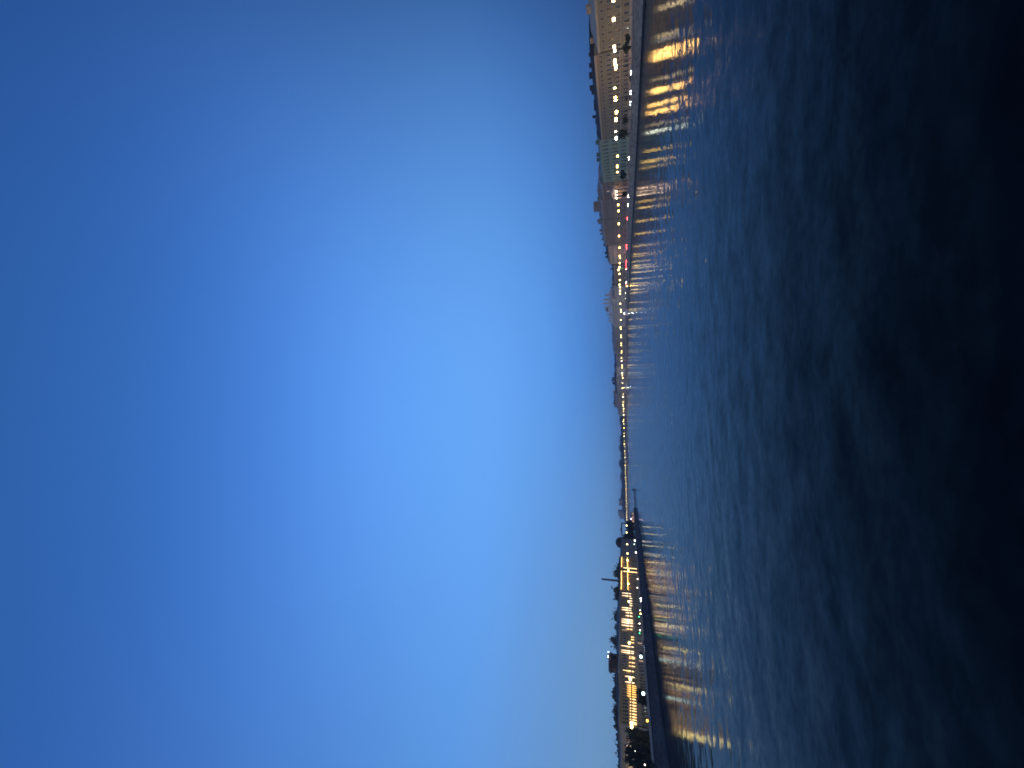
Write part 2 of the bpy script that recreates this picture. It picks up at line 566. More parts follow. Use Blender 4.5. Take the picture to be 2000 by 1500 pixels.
def wall_run(name, edge, zb, ztops, th, material, label, plinth_h, sign=1, cat='embankment wall', cope=None):
    """granite river wall following a ground line; children: coping, waterline course"""
    root = thing(name, label, cat, (0, 0, 0))
    inner = offset(edge, th * sign)
    b = MB()
    d = 0
    for i in range(len(edge) - 1):
        a, c = edge[i], edge[i + 1]
        L = (Vector(c) - Vector(a)).length
        z0, z1 = ztops[i], ztops[i + 1]
        fr = [(*a, zb), (*c, zb), (*c, z1), (*a, z0)]
        b.face(fr if sign < 0 else fr[::-1], 0, ([(d, zb), (d + L, zb), (d + L, z1), (d, z0)] if sign < 0 else [(d, z0), (d + L, z1), (d + L, zb), (d, zb)]))
        b.face([(*inner[i], zb), (*inner[i + 1], zb), (*inner[i + 1], z1), (*inner[i], z0)], 0, [(d, zb), (d + L, zb), (d + L, z1), (d, z0)])
        d += L
    b.build('wall', material, root)
    cp = MB()
    o0, o1 = offset(edge, -0.18 * sign), offset(edge, (th + 0.12) * sign)
    pl = MB()
    p0 = offset(edge, -0.35 * sign)
    for i in range(len(edge) - 1):
        z0, z1 = ztops[i], ztops[i + 1]
        for (A, B2, h0, h1) in ((o0, o1, 0.0, 0.32),):
            q = [(*A[i], z0 + h0), (*A[i + 1], z1 + h0), (*B2[i + 1], z1 + h0), (*B2[i], z0 + h0)]
            t = [(x, y, z + h1) for x, y, z in q]
            cp.face(t)
            cp.face(q[::-1])
            cp.face([q[0], q[1], t[1], t[0]])
            cp.face([q[2], q[3], t[3], t[2]])
        pl.face([(*p0[i], zb), (*p0[i + 1], zb), (*p0[i + 1], plinth_h), (*p0[i], plinth_h)])
        pl.face([(*p0[i], plinth_h), (*p0[i + 1], plinth_h), (*edge[i + 1], plinth_h), (*edge[i], plinth_h)])
    cp.build('coping', cope or M['coping'], root)
    pl.build('waterline_course', M['wet_stone'], root)
    return root


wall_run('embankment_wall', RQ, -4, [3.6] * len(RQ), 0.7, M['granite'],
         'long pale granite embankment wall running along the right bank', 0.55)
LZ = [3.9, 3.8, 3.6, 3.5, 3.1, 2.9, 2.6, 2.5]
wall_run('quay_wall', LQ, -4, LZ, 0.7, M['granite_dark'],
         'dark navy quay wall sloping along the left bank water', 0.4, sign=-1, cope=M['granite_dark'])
# pale parapet above the left quay
pa = thing('parapet', 'pale beige parapet running above the dark left quay wall', 'parapet', (0, 0, 0))
LQI = offset(LQ, -1.4)
seg = []
for yy in (124, 131, 139, 150, 160, 170, 184):
    for (ax, ay), (bx, by) in zip(LQI[:-1], LQI[1:]):
        if ay <= yy <= by:
            seg.append((ax + (bx - ax) * (yy - ay) / (by - ay), yy))
            break
pi_ = offset(seg, -0.5)
m = MB()
m2 = MB()
for a, c, e, g in zip(seg[:-1], seg[1:], pi_[:-1], pi_[1:]):
    for q in ([a, c], [g, e], ):
        m.face([(*q[0], 2.0), (*q[1], 2.0), (*q[1], 4.5), (*q[0], 4.5)][::-1])
    m2.face([(*a, 4.62), (*c, 4.62), (*g, 4.62), (*e, 4.62)])
    m2.face([(*a, 4.503), (*c, 4.503), (*c, 4.62), (*a, 4.62)][::-1])
m.build('wall', M['cream'], pa)
m2.build('coping', M['coping'], pa)

# ------------------------------------------------------------------ buildings


def frame_of(P0, P1, depth_sign=None):
    a, b = Vector((P0.x, P0.y)), Vector((P1.x, P1.y))
    mid = (a + b) / 2
    t = (b - a).normalized()
    n = Vector((t.y, -t.x))
    if n.dot(-mid) < 0:
        n = -n
    # local x so that local y points away from the river
    ex = Vector((-n.y, n.x))
    return mid, (b - a).length, math.atan2(ex.y, ex.x)


WIN_CACHE = {}


def window_mesh(wd, ht, frame_m, glass_m):
    k = (round(wd, 2), round(ht, 2), frame_m.name, glass_m.name)
    if k not in WIN_CACHE:
        b = MB()
        fw = 0.16
        b.box(-wd / 2 - fw, -wd / 2, -0.10, 0.05, -fw, ht + fw, 0)
        b.box(wd / 2, wd / 2 + fw, -0.10, 0.05, -fw, ht + fw, 0)
        b.box(-wd / 2, wd / 2, -0.12, 0.05, ht, ht + fw, 0)
        b.box(-wd / 2, wd / 2, -0.16, 0.05, -fw, 0, 0)
        b.box(-0.04, 0.04, -0.05, 0.05, 0, ht, 0)
        b.box(-wd / 2, wd / 2, -0.045, 0.05, ht * 0.66, ht * 0.66 + 0.07, 0)
        b.face([(-wd / 2, -0.02, 0), (wd / 2, -0.02, 0), (wd / 2, -0.02, ht), (-wd / 2, -0.02, ht)], 1)
        WIN_CACHE[k] = b.mesh('window', [frame_m, glass_m])
    return WIN_CACHE[k]


def building(name, label, P0, P1, z_eave, z_ridge, wall_m, roof_m, base=ROAD_Z, depth=22, rows=3, cols=8, wsize=(1.3, 2.2),
             lit=0.008, roof='hip', inset=None, chimneys=0, attic=False, pilasters=False, group=None, cat='building', trim=None, door=True, litmat='win_dimlit'):
    mid, wd, rz = frame_of(P0, P1)
    root = thing(name, label, cat, (mid.x, mid.y, base), rz, group)
    H = z_eave - base
    RH = max(0.3, z_ridge - z_eave)
    hw = wd / 2
    trim = trim or M['trim']
    b = MB()
    b.box(-hw, hw, 0, depth, 0, H)
    b.build('wall', wall_m, root)
    c = MB()
    c.box(-hw - 0.0, hw + 0.0, -0.55, -0.003, H - 0.55, H + 0.12)
    c.box(-hw, hw, -0.3, -0.003, H - 0.9, H - 0.552)
    c.build('cornice', trim, root)
    g = MB()
    g.box(-hw, hw, -0.22, -0.003, H * 0.30, H * 0.30 + 0.35)
    g.build('string_course', trim, root)
    pb = MB()
    pb.box(-hw, hw, -0.25, -0.003, -0.1, 0.9)
    pb.build('plinth', M['coping'], root)
    if roof == 'hip':
        i1 = inset if inset is not None else min(hw * 0.6, depth * 0.35)
        r = MB()
        r.loft([[(-hw - .15, -.35, H + .125), (hw + .15, -.35, H + .125), (hw + .15, depth, H + .125), (-hw - .15, depth, H + .125)],
                [(-hw + i1 * 0.5, i1, H + RH), (hw - i1 * 0.5, i1, H + RH), (hw - i1 * 0.5, depth - i1, H + RH), (-hw + i1 * 0.5, depth - i1, H + RH)]])
        rf = r.build('roof', roof_m, root)
    elif roof == 'gable':
        r = MB()
        r.loft([[(-hw, -.35, H + .125), (-hw, depth, H + .125), (-hw, depth / 2, H + RH)], [(hw, -.35, H + .125), (hw, depth, H + .125), (hw, depth / 2, H + RH)]])
        rf = r.build('roof', roof_m, root)
    elif roof == 'mansard':
        r = MB()
        r.loft([[(-hw, -.35, H + .125), (hw, -.35, H + .125), (hw, depth, H + .125), (-hw, depth, H + .125)],
                [(-hw + .6, 1.4, H + RH * .8), (hw - .6, 1.4, H + RH * .8), (hw - .6, depth - 1.4, H + RH * .8), (-hw + .6, depth - 1.4, H + RH * .8)],
                [(-hw + 2, 5, H + RH), (hw - 2, 5, H + RH), (hw - 2, depth - 5, H + RH), (-hw + 2, depth - 5, H + RH)]])
        rf = r.build('roof', roof_m, root)
    else:
        r = MB()
        r.box(-hw + .3, hw - .3, 0.4, depth - .3, H + .125, H + RH)
        rf = r.build('roof', roof_m, root)
    rr = random.Random(name + label)
    for k in range(chimneys):
        x = -hw + (k + 0.5 + rr.uniform(-.48, .48)) * wd / chimneys
        y = rr.uniform(2, 7)
        cw, chh = rr.uniform(.5, 2.4), rr.uniform(.1, 1.7)
        m = MB()
        m.box(x - cw, x + cw, y - .5, y + .5, H + RH * 0.3, H + RH + chh)
        m.box(x - cw - .12, x + cw + .12, y - .62, y + .62, H + RH + chh, H + RH + chh + .25)
        m.build('chimney', roof_m, rf)
    if rows:
        sh = H / (rows + 0.25)
        ww = min(wsize[0], wd / cols * 0.55)
        wh = min(wsize[1], sh * 0.62)
        for rI in range(rows):
            for cI in range(cols):
                x = -hw + (cI + .5) * wd / cols
                small = attic and rI == rows - 1
                z = sh * (rI + 0.32) + (sh * .05 if small else 0)
                gm = M[litmat] if rr.random() < lit else M['glass_dark']
                me = window_mesh(ww * (.9 if small else 1), wh * (.6 if small else 1), trim, gm)
                link('window', me, root, (x, 0, z))
    if pilasters:
        for cI in range(cols + 1):
            x = -hw + cI * wd / cols
            x = min(max(x, -hw + .3), hw - .3)
            m = MB()
            m.box(x - .28, x + .28, -.2, -.003, H * .30 + .36, H - .92)
            m.box(x - .4, x + .4, -.26, -.003, H - 1.45, H - .95)
            m.build('pilaster', trim, root)
    if door:
        m = MB()
        m.box(-1.0, 1.0, -.14, .02, .0, 3.1, 0)
        m.box(-.8, .8, -.18, -.141, .05, 2.9, 1)
        m.build('door', [trim, M['timber']], root)
    root['_w'] = wd
    return root, dict(w=wd, H=H, RH=RH, depth=depth)


def rp(px, py):
    return on_line(RF, px, py)


def rb(name, label, y0, y1, xe, xr, wall_m, roof_m, **k):
    """right-bank building seen between photo rows y0..y1 with eave at xe and roof top at xr"""
    ym = (y0 + y1) / 2
    P0 = rp(1215, y0) if y0 > -80 else Vector((154, 118, 0))
    P1 = rp(1215, y1)
    ze = rp(xe, ym).z
    zr = rp(xr, ym).z
    return building(name, label, P0, P1, ze, max(zr, ze + .5), wall_m, roof_m, **k)


B1, i1 = rb('apartment_house', 'beige four storey house with hazy grey roof at the photo\'s top edge', -100, 92, 1161, 1146, M['beige'], M['roof_warm'], rows=4, cols=20, chimneys=5, attic=True, group='houses along the right embankment')
B2, i2 = rb('apartment_house', 'tan house under jagged dark roof beside the pale green palace', 96, 266, 1167, 1158, M['tan'], M['roof_dark'], rows=4, cols=22, chimneys=10, attic=True, roof='mansard', group='houses along the right embankment')
B3, i3 = rb('green_palace', 'pale green palace front lit greenish by a white lamp', 267.5, 352, 1174, 1168.5, M['green_wall'], M['roof_green'], rows=3, cols=13, wsize=(1.5, 3), pilasters=True, chimneys=4, trim=M['green_trim'], group='houses along the right embankment')
B4, i4 = rb('dark_house', 'dark brown house with a glowing pinkish portal', 353.5, 384, 1176, 1170, M['brown'], M['roof_grey'], rows=3, cols=7, chimneys=3, door=False, group='houses along the right embankment')
B5, i5 = rb('apartment_house', 'grey-brown house with a boxy block on its roof', 385.5, 424, 1176, 1169, M['greybrown'], M['roof_grey'], rows=4, cols=12, chimneys=4, group='houses along the right embankment')
B6, i6 = rb('apartment_house', 'grey-brown house with stepped roof and scattered chimneys', 425.5, 476, 1180, 1173, M['greybrown'], M['roof_grey'], rows=4, cols=14, chimneys=7, group='houses along the right embankment')
B7, i7 = rb('pale_house', 'pale house under a ragged dark roof before the brown block', 478, 514, 1189, 1183, M['cream'], M['roof_dark'], rows=3, cols=10, chimneys=6, group='houses along the right embankment')
B8, i8 = rb('brown_house', 'low brown house with dark roof beside the domed palace', 516, 558, 1200, 1196, M['brown'], M['roof_dark'], rows=3, cols=10, chimneys=5, group='houses along the right embankment')
GE = 'houses along the right embankment'
B9a, i9a = rb('pale_wing_house', 'pale stepped house between the low brown house and the domed palace', 559.5, 583, 1200, 1196, M['pale'], M['roof_grey'], rows=3, cols=10, chimneys=4, group=GE)
B9, i9 = rb('domed_palace', 'pale grey palace crowned by a dark dome and statues', 583.5, 639, 1198, 1193, M['pale'], M['pale'], rows=3, cols=14, pilasters=True, chimneys=0, group=GE)
B10a, i10a = rb('grey_house', 'grey house next downriver of the domed palace', 640.5, 666, 1201, 1196, M['grey'], M['roof_grey'], rows=3, cols=9, chimneys=4, group=GE)
B10, i10 = rb('grey_house', 'second grey house downriver of the domed palace, under a low ridge', 666.5, 694, 1202.5, 1197, M['greybrown'], M['roof_grey'], rows=3, cols=9, chimneys=3, group=GE)
B11a, i11a = rb('pale_grey_house', 'pale grey house above the far red tail lights', 695, 717, 1204, 1200.5, M['grey'], M['roof_dark'], rows=2, cols=8, chimneys=3, group=GE)
B11b, i11b = rb('pale_grey_house', 'pale flat topped house between red tail lights and dark turrets', 717.5, 734, 1204, 1200.5, M['pale'], M['roof_dark'], rows=2, cols=6, chimneys=2, group=GE)
B11, i11 = rb('turreted_house', 'grey house carrying a cluster of dark turrets', 734.5, 769, 1204.5, 1200.5, M['grey'], M['roof_dark'], rows=2, cols=10, chimneys=1, group=GE)
B12, i12 = rb('far_grey_house', 'farthest grey house stepping down towards the wooded shore', 770, 798, 1206, 1199, M['greybrown'], M['roof_grey'], rows=2, cols=8, chimneys=3, group='houses along the right embankment')
B13, i13 = rb('low_far_house', 'low hazy house where the dark trees begin', 799, 813, 1211, 1207, M['grey'], M['roof_grey'], rows=1, cols=6, chimneys=1, group='houses along the right embankment')

# roof block on B5
m = MB()
m.box(-9, -1, 3, 9, i5['H'] + .2, i5['H'] + i5['RH'] + 4.2)
m.box(-9.2, -.8, 2.8, 9.2, i5['H'] + i5['RH'] + 4.2, i5['H'] + i5['RH'] + 4.6)
m.build('roof_block', M['roof_grey'], B5)

# portal on B4 : lit arched projecting porch
m = MB()
pw = i4['w'] * 0.33
ph = i4['H'] * 0.58
for x in (-pw, -pw / 3, pw / 3, pw):
    m.box(x - .45, x + .45, -3.0, -2.1, 0, ph - 1.6)
m.box(-pw - .8, pw + .8, -3.2, -.28, ph - 1.6, ph - .2)
m.loft([[(-pw - .8, -3.2, ph - .2), (pw + .8, -3.2, ph - .2), (0, -3.2, ph + 1.6)], [(-pw - .8, -.3, ph - .2), (pw + .8, -.3, ph - .2), (0, -.3, ph + 1.6)]])
m.build('portal', M['portal_stone'], B4)
for x in (-pw * .66, 0, pw * .66):
    m = MB()
    m.ball((x, -3.9, ph - 2.4), .42)
    m.tube([(x, -3.9, ph - 2.0), (x, -3.9, ph - 1.1), (x, -3.2, ph - 1.0)], .05, 5, 1)
    m.build('portal_lamp', [M['portal_lamp'], M['iron']], B4)


def dome(parent, x, y, z, r, h, m_drum, m_dome, drum_h=3, lantern=True, name='dome'):
    d = MB()
    d.lathe([(r * .92, z), (r * .92, z + drum_h), (r * 1.03, z + drum_h), (r * 1.03, z + drum_h + .4)], 16, x, y)
    dm = d.build('drum', m_drum, parent)
    e = MB()
    prof = [(r * math.cos(a), z + drum_h + .4 + h * math.sin(a)) for a in [k * math.pi / 2 / 7 for k in range(7)]]
    prof.append((r * .12, z + drum_h + .4 + h))
    e.lathe(prof, 16, x, y)
    if lantern:
        zt = z + drum_h + .4 + h
        e.lathe([(r * .14, zt - .2), (r * .14, zt + r * .3), (r * .05, zt + r * .45), (.05, zt + r * .7)], 8, x, y)
    e.build(name, m_dome, dm, smooth=True)


def px_local(root, info, py, dep=0.0, px=1215):
    """local x on a facade for a photo row"""
    d = ray(px, py)
    rz = root.rotation_euler.z
    ex, ey = math.cos(rz), math.sin(rz)
    mx_, my_ = root.location.x - ey * dep, root.location.y + ex * dep
    # d*t = m + e*s
    den = d.x * ey - d.y * ex
    return (mx_ * d.y - my_ * d.x) / den * 1.0


xa_, xb_ = sorted((px_local(B9, i9, 586, 4), px_local(B9, i9, 630, 4)))
zt_ = i9['H'] + .2
m = MB()
m.loft([[(xa_, 2, zt_), (xb_, 2, zt_), (xb_, 20, zt_), (xa_, 20, zt_)], [(xa_ + 3, 3, zt_ + 3.5), (xb_ - 3, 3, zt_ + 3.5), (xb_ - 3, 19, zt_ + 3.5), (xa_ + 3, 19, zt_ + 3.5)],
        [(xa_ * .45 + xb_ * .55 - 12, 6, zt_ + 7.5), (xa_ * .45 + xb_ * .55 + 12, 6, zt_ + 7.5), (xa_ * .45 + xb_ * .55 + 12, 14, zt_ + 7.5), (xa_ * .45 + xb_ * .55 - 12, 14, zt_ + 7.5)]])
m.build('attic', M['pale_roof'], B9)
xd = px_local(B9, i9, 604, 9)
dome(B9, xd, 10, i9['H'] + 6.5, 4.6, 4.5, M['pale_roof'], M['roof_grey'], 2.4)
for py, hh in ((574, 5), (583, 9), (590, 12), (597, 10), (613, 7), (620, 5), (626, 6)):
    x = px_local(B9, i9, py, 2.5)
    m = MB()
    z = i9['H'] + i9['RH'] - .3
    hh *= .8
    m.box(x - 2.4, x + 2.4, 1, 4, z, z + hh * .5)
    z += 3.0
    m.box(x - 1.6, x + 1.6, 1.2, 3.8, z - 3.2, z + hh * .5)
    m.lathe([(1.5, z + hh * .5), (1.2, z + hh * .7), (1.5, z + hh * .8), (.5, z + hh * .9), (.6, z + hh)], 7, x, 2.5)
    m.build('statue', M['pale_roof'], B9)

# turret on B11
for py, hh, ww in ((738, 8, 3), (742, 9.5, 4), (747, 8, 3.5), (750, 6, 2.5)):
    x = px_local(B11, i11, py, 7)
    m = MB()
    z = i11['H'] + i11['RH'] - .2
    m.lathe([(ww * .9, z), (ww * .9, z + hh * .6), (ww * 1.1, z + hh * .62), (ww * .5, z + hh * .85), (.2, z + hh * 1.1)], 8, x, 7)
    m.build('turret', M['roof_dark'], B11)
x = px_local(B11, i11, 762, 6.5)
m = MB()
m.box(x - 3, x + 3, 5, 8, i11['H'] + i11['RH'], i11['H'] + i11['RH'] + 5)
m.lathe([(3, i11['H'] + i11['RH'] + 5), (2, i11['H'] + i11['RH'] + 8), (.2, i11['H'] + i11['RH'] + 10)], 8, x, 6.5)
m.build('roof_pavilion', M['white_paint'], B11)
# gables / pinnacles on B12
for py, hh in ((776, 5), (783, 8), (788, 11), (794, 7)):
    x = px_local(B12, i12, py, 6)
    m = MB()
    z = i12['H'] + i12['RH'] * .6
    m.lathe([(3.2, z), (2.6, z + hh * .5), (1.2, z + hh * .8), (.15, z + hh)], 6, x, 6)
    m.build('pinnacle', M['roof_dark'], B12)

# ------------------------------------------------------------------ left bank buildings


def lp(px, py):
    return on_line(LF, px, py)


def lb(name, label, y0, y1, xe, xr, wall_m, roof_m, **k):
    ym = (y0 + y1) / 2
    P0 = lp(1235, y0)
    P1 = lp(1235, y1) if y1 < 1502 else Vector((-119.5, 60, 0))
    ze = lp(xe, min(ym, 1490)).z
    zr = lp(xr, min(ym, 1490)).z
    k.setdefault('base', PROM_Z)
    return building(name, label, P0, P1, ze, max(zr, ze + .5), wall_m, roof_m, **k)


GL = 'floodlit buildings along the left quay'
L1, j1 = lb('domed_house', 'unlit grey corner house with a round dark dome', 1050, 1087, 1214, 1211, M['grey'], M['roof_dark'], rows=3, cols=9, group=GL, trim=M['grey'])
L2, j2 = lb('palace_block', 'floodlit palace with two glowing cornices and bright corner piers', 1088, 1154, 1211, 1208, M['ochre'], M['roof_dark'], rows=3, cols=12, group=GL, trim=M['ochre'], roof='flat')
L3, j3 = lb('columned_hall', 'floodlit hall with pairs of glowing pilasters behind the green signals', 1155, 1236, 1210.5, 1204, M['ochre'], M['roof_dark'], rows=3, cols=15, group=GL, trim=M['ochre'])
L4, j4 = lb('museum_building', 'floodlit building under an eight sided roof tower', 1237, 1318, 1208.5, 1203, M['ochre'], M['roof_dark'], rows=3, cols=14, group=GL, trim=M['cream'])
L5, j5 = lb('academy_building', 'orange lit building with bright double rows of windows', 1319, 1418, 1210, 1206, M['ochre'], M['roof_dark'], rows=3, cols=15, group=GL, trim=M['ochre'])
L6, j6 = lb('beige_house', 'dim beige house behind the dark trees at the photo\'s bottom edge', 1419, 1520, 1213.5, 1209, M['cream'], M['roof_dark'], rows=3, cols=14, lit=.12, group=GL, trim=M['cream'], litmat='win_lit')

dome(L1, px_local(L1, j1, 1060, 6), 6, j1['H'] + .1, 5.2, 5.0, M['darkgrey'], M['roof_dark'], 0.6, False)


PINKW = (1, .62, .36)


def uplight(root, info, py, px_f, up=None, down=None, color=(1, .62, .22), glow='fixture'):
    """a wall fixture whose wash of light on the pilaster is shaped as glowing strips above and below"""
    x = px_local(root, info, py)
    if x is None:
        return
    hw = info['w'] / 2
    x = max(-hw + .5, min(hw - .5, x))
    z = lp(px_f, py).z - PROM_Z
    q = .78 if root is L3 else .5
    tm = M['wash_pink'] if color == PINKW else (M['wash_orange'] if color[1] < .53 else M['tube'])  # all three are emissive wash colours; 'tube' is the yellow one
    m = MB()
    m.box(x - .35, x + .35, -.62, -.003, z - .12, z + .12)
    fx_ = m.build('floodlight', M['iron'], root)
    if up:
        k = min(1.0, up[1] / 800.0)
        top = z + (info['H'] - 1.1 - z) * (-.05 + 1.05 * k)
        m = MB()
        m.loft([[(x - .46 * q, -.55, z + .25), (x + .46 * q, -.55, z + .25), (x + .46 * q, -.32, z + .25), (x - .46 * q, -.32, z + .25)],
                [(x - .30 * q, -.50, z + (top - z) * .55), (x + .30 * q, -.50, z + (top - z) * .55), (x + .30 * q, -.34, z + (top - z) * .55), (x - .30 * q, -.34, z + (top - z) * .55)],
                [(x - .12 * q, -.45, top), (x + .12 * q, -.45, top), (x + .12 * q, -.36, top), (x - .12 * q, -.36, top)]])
        m.build('emissive_wash', tm, fx_)  # glowing taper stands in for light thrown up the pilaster
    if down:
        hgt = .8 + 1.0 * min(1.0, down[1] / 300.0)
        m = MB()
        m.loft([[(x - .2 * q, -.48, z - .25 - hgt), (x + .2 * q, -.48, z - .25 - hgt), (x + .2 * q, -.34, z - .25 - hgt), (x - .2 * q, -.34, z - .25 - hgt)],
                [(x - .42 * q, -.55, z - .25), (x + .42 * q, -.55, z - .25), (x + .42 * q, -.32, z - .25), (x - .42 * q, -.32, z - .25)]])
        m.build('emissive_wash', tm, fx_)  # shorter glowing shape for the light thrown down the wall


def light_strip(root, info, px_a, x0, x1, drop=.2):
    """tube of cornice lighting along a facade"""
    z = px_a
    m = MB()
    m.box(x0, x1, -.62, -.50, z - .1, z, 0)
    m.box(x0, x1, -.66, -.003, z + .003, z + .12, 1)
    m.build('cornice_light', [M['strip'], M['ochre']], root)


# L2 : two lines of cornice light, two bright corner piers
zt = j2['H'] - 1.0
zm = lp(1225.5, 1120).z - PROM_Z
xa, xb, xc, xd_, xe_ = (px_local(L2, j2, q) for q in (1089, 1109, 1116, 1137, 1153))
for z_ in (zt, zm):
    for s0, s1 in ((xa, xb), (xc, xd_), (xd_, xe_)):
        lo, hi = min(s0, s1), max(s0, s1)
        light_strip(L2, j2, z_, lo + .4, hi - .4)
for py in (1111, 1118):
    x = px_local(L2, j2, py)
    m = MB()
    m.box(x - .9, x + .9, -.9, -.56, .4, j2['H'] - 2.2)
    pr = m.build('corner_pier', M['cream'], L2)
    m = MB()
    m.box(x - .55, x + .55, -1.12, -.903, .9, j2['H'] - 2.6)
    m.build('emissive_wash', M['tube'], pr)  # glowing strip stands in for the light falling on the pier

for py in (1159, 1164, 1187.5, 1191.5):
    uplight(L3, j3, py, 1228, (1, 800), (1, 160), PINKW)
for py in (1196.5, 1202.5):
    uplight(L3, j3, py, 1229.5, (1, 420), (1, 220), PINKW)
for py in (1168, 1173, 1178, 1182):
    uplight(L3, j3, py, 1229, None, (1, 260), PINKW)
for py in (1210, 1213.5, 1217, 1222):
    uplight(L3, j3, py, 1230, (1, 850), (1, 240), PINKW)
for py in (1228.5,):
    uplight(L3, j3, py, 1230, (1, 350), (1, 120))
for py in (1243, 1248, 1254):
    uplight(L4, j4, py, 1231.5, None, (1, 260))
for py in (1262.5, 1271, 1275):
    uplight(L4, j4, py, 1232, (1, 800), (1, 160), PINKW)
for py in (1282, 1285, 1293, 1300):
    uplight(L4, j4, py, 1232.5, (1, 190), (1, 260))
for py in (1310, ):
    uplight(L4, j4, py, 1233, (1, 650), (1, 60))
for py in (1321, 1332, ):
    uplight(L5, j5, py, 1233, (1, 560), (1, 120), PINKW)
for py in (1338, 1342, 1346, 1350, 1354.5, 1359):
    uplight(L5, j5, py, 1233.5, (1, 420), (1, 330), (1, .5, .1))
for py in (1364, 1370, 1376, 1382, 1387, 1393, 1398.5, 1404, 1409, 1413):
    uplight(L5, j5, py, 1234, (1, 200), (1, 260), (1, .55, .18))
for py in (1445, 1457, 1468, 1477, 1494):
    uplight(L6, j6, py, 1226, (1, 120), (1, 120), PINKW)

# eight-sided roof tower on L4
xt = px_local(L4, j4, 1294.5, 5.5, 1195)
zt = j4['H'] + .2
tw = MB()
tw.lathe([(4.4, zt), (4.4, zt + 3.4), (4.9, zt + 3.6), (4.9, zt + 3.9), (3.6, zt + 5.0), (3.4, zt + 5.0)], 8, xt, 5.5)
t_ = tw.build('roof_tower', M['roof_brown'], L4)
for k in range(8):
    a = (k + .5) * math.pi / 4
    m = MB()
    rr_ = 4.4 * math.cos(math.pi / 8)
    cx, cy = xt + rr_ * math.cos(a), 5.5 + rr_ * math.sin(a)
    tx, ty = -math.sin(a), math.cos(a)
    nx, ny = math.cos(a), math.sin(a)
    m.loft([[(cx - tx * .6 + nx * .05, cy - ty * .6 + ny * .05, zt + 1), (cx + tx * .6 + nx * .05, cy + ty * .6 + ny * .05, zt + 1), (cx + tx * .6, cy + ty * .6, zt + 1), (cx - tx * .6, cy - ty * .6, zt + 1)],
            [(cx - tx * .6 + nx * .05, cy - ty * .6 + ny * .05, zt + 2.6), (cx + tx * .6 + nx * .05, cy + ty * .6 + ny * .05, zt + 2.6), (cx + tx * .6, cy + ty * .6, zt + 2.6), (cx - tx * .6, cy - ty * .6, zt + 2.6)]])
    m.build('tower_window', M['glass_dark'], t_)
m = MB()
m.tube([(xt + 4.6 * math.cos(k * math.pi / 8), 5.5 + 4.6 * math.sin(k * math.pi / 8), zt + 4.9) for k in range(17)], .07, 5)
for k in range(16):
    m.tube([(xt + 4.6 * math.cos(k * math.pi / 8), 5.5 + 4.6 * math.sin(k * math.pi / 8), zt + 3.9), (xt + 4.6 * math.cos(k * math.pi / 8), 5.5 + 4.6 * math.sin(k * math.pi / 8), zt + 4.9)], .05, 4)
m.build('railing', M['iron'], t_)
for a, s_ in ((-2.1, .22), (-.9, .14)):
    m = MB()
    x_, y_ = xt + 4.7 * math.cos(a), 5.5 + 4.7 * math.sin(a)
    m.ball((x_, y_, zt + 5.2), s_)
    m.tube([(x_, y_, zt + 4.0), (x_, y_, zt + 5.0)], .04, 5, 1)
    m.build('tower_lamp', [M['tower_light'], M['iron']], t_)

# low pavilion with pink light near the tip of the island
LT = [(-150, 452), (-420, 560)]
PV = MB()
pvr = thing('river_pavilion', 'low pink lit pavilion behind the dark jetty', 'pavilion', (-144.5, 440, PROM_Z - .13), R(37))
m = MB()
m.box(-8, 8, 0, 7, 0, 3.0)
m.build('wall', M['pink'], pvr)
m = MB()
m.loft([[(-8.5, -.5, 3.003), (8.5, -.5, 3.003), (8.5, 7.5, 3.003), (-8.5, 7.5, 3.003)], [(-6, 2.5, 4.0), (6, 2.5, 4.0), (6, 5, 4.0), (-6, 5, 4.0)]])
m.build('roof', M['roof_grey'], pvr)
for x in (-6, -2.2, 2.2, 6):
    link('window', window_mesh(1.6, 1.6, M['trim'], M['win_dimlit']), pvr, (x, 0, .7))
m = MB()
m.ball((0, -1.6, 3.2), .16)
m.tube([(0, -1.6, 3.2), (0, -.9, 3.6), (0, -.5, 3.5)], .05, 5, 1)
m.build('porch_lamp', [M['lamp_pink'], M['iron']], pvr)

# ------------------------------------------------------------------ street lamps


def make_twin(matname, name='street_lamp', r=.42, half=.75, hgt=6.6):
    root = thing(name, 'x', 'street lamp', (0, 0, 0))
    p = MB()
    p.lathe([(.28, 0), (.28, .5), (.16, .7), (.10, 1.2), (.075, hgt)], 8)
    p.build('pole', M['iron'], root)
    a = MB()
    a.tube([(-half, 0, hgt - .1), (-half * .5, 0, hgt + .25), (0, 0, hgt), (half * .5, 0, hgt + .25), (half, 0, hgt - .1)], .045, 5)
    a.build('bracket', M['iron'], root)
    for s in (-1, 1):
        l = MB()
        l.ball((s * half, 0, hgt - .1 + r * .2), r, 10, 7, 0, 1.15)
        lo = l.build('lantern', M[matname], root, smooth=True)
        c = MB()
        c.lathe([(r * .75, hgt + r * 1.02), (r * .3, hgt + r * 1.35), (.03, hgt + r * 1.7)], 8, s * half, 0)
        c.build('cap', M['iron'], lo)
    return root


PROTO = {}


def lamp_at(P, zhead, kind, label, group=None, base=ROAD_Z, name='street_lamp', scale=1.0, **k):
    key = (kind, tuple(sorted(k.items())))
    if key not in PROTO:
        PROTO[key] = make_twin(kind, name, **k)
        o = PROTO[key]
    else:
        o = copy_tree(PROTO[key])
    hg = k.get('hgt', 6.6)
    o.location = (P.x, P.y, base)
    s = (zhead - base) / hg
    o.scale = (scale, scale, s)
    o.rotation_euler = (0, 0, random.uniform(-.2, .2) + math.pi / 2)
    for key_ in ('label', 'category', 'group'):
        if key_ in o:
            del o[key_]
    tag(o, label, 'street lamp', group)
    return o


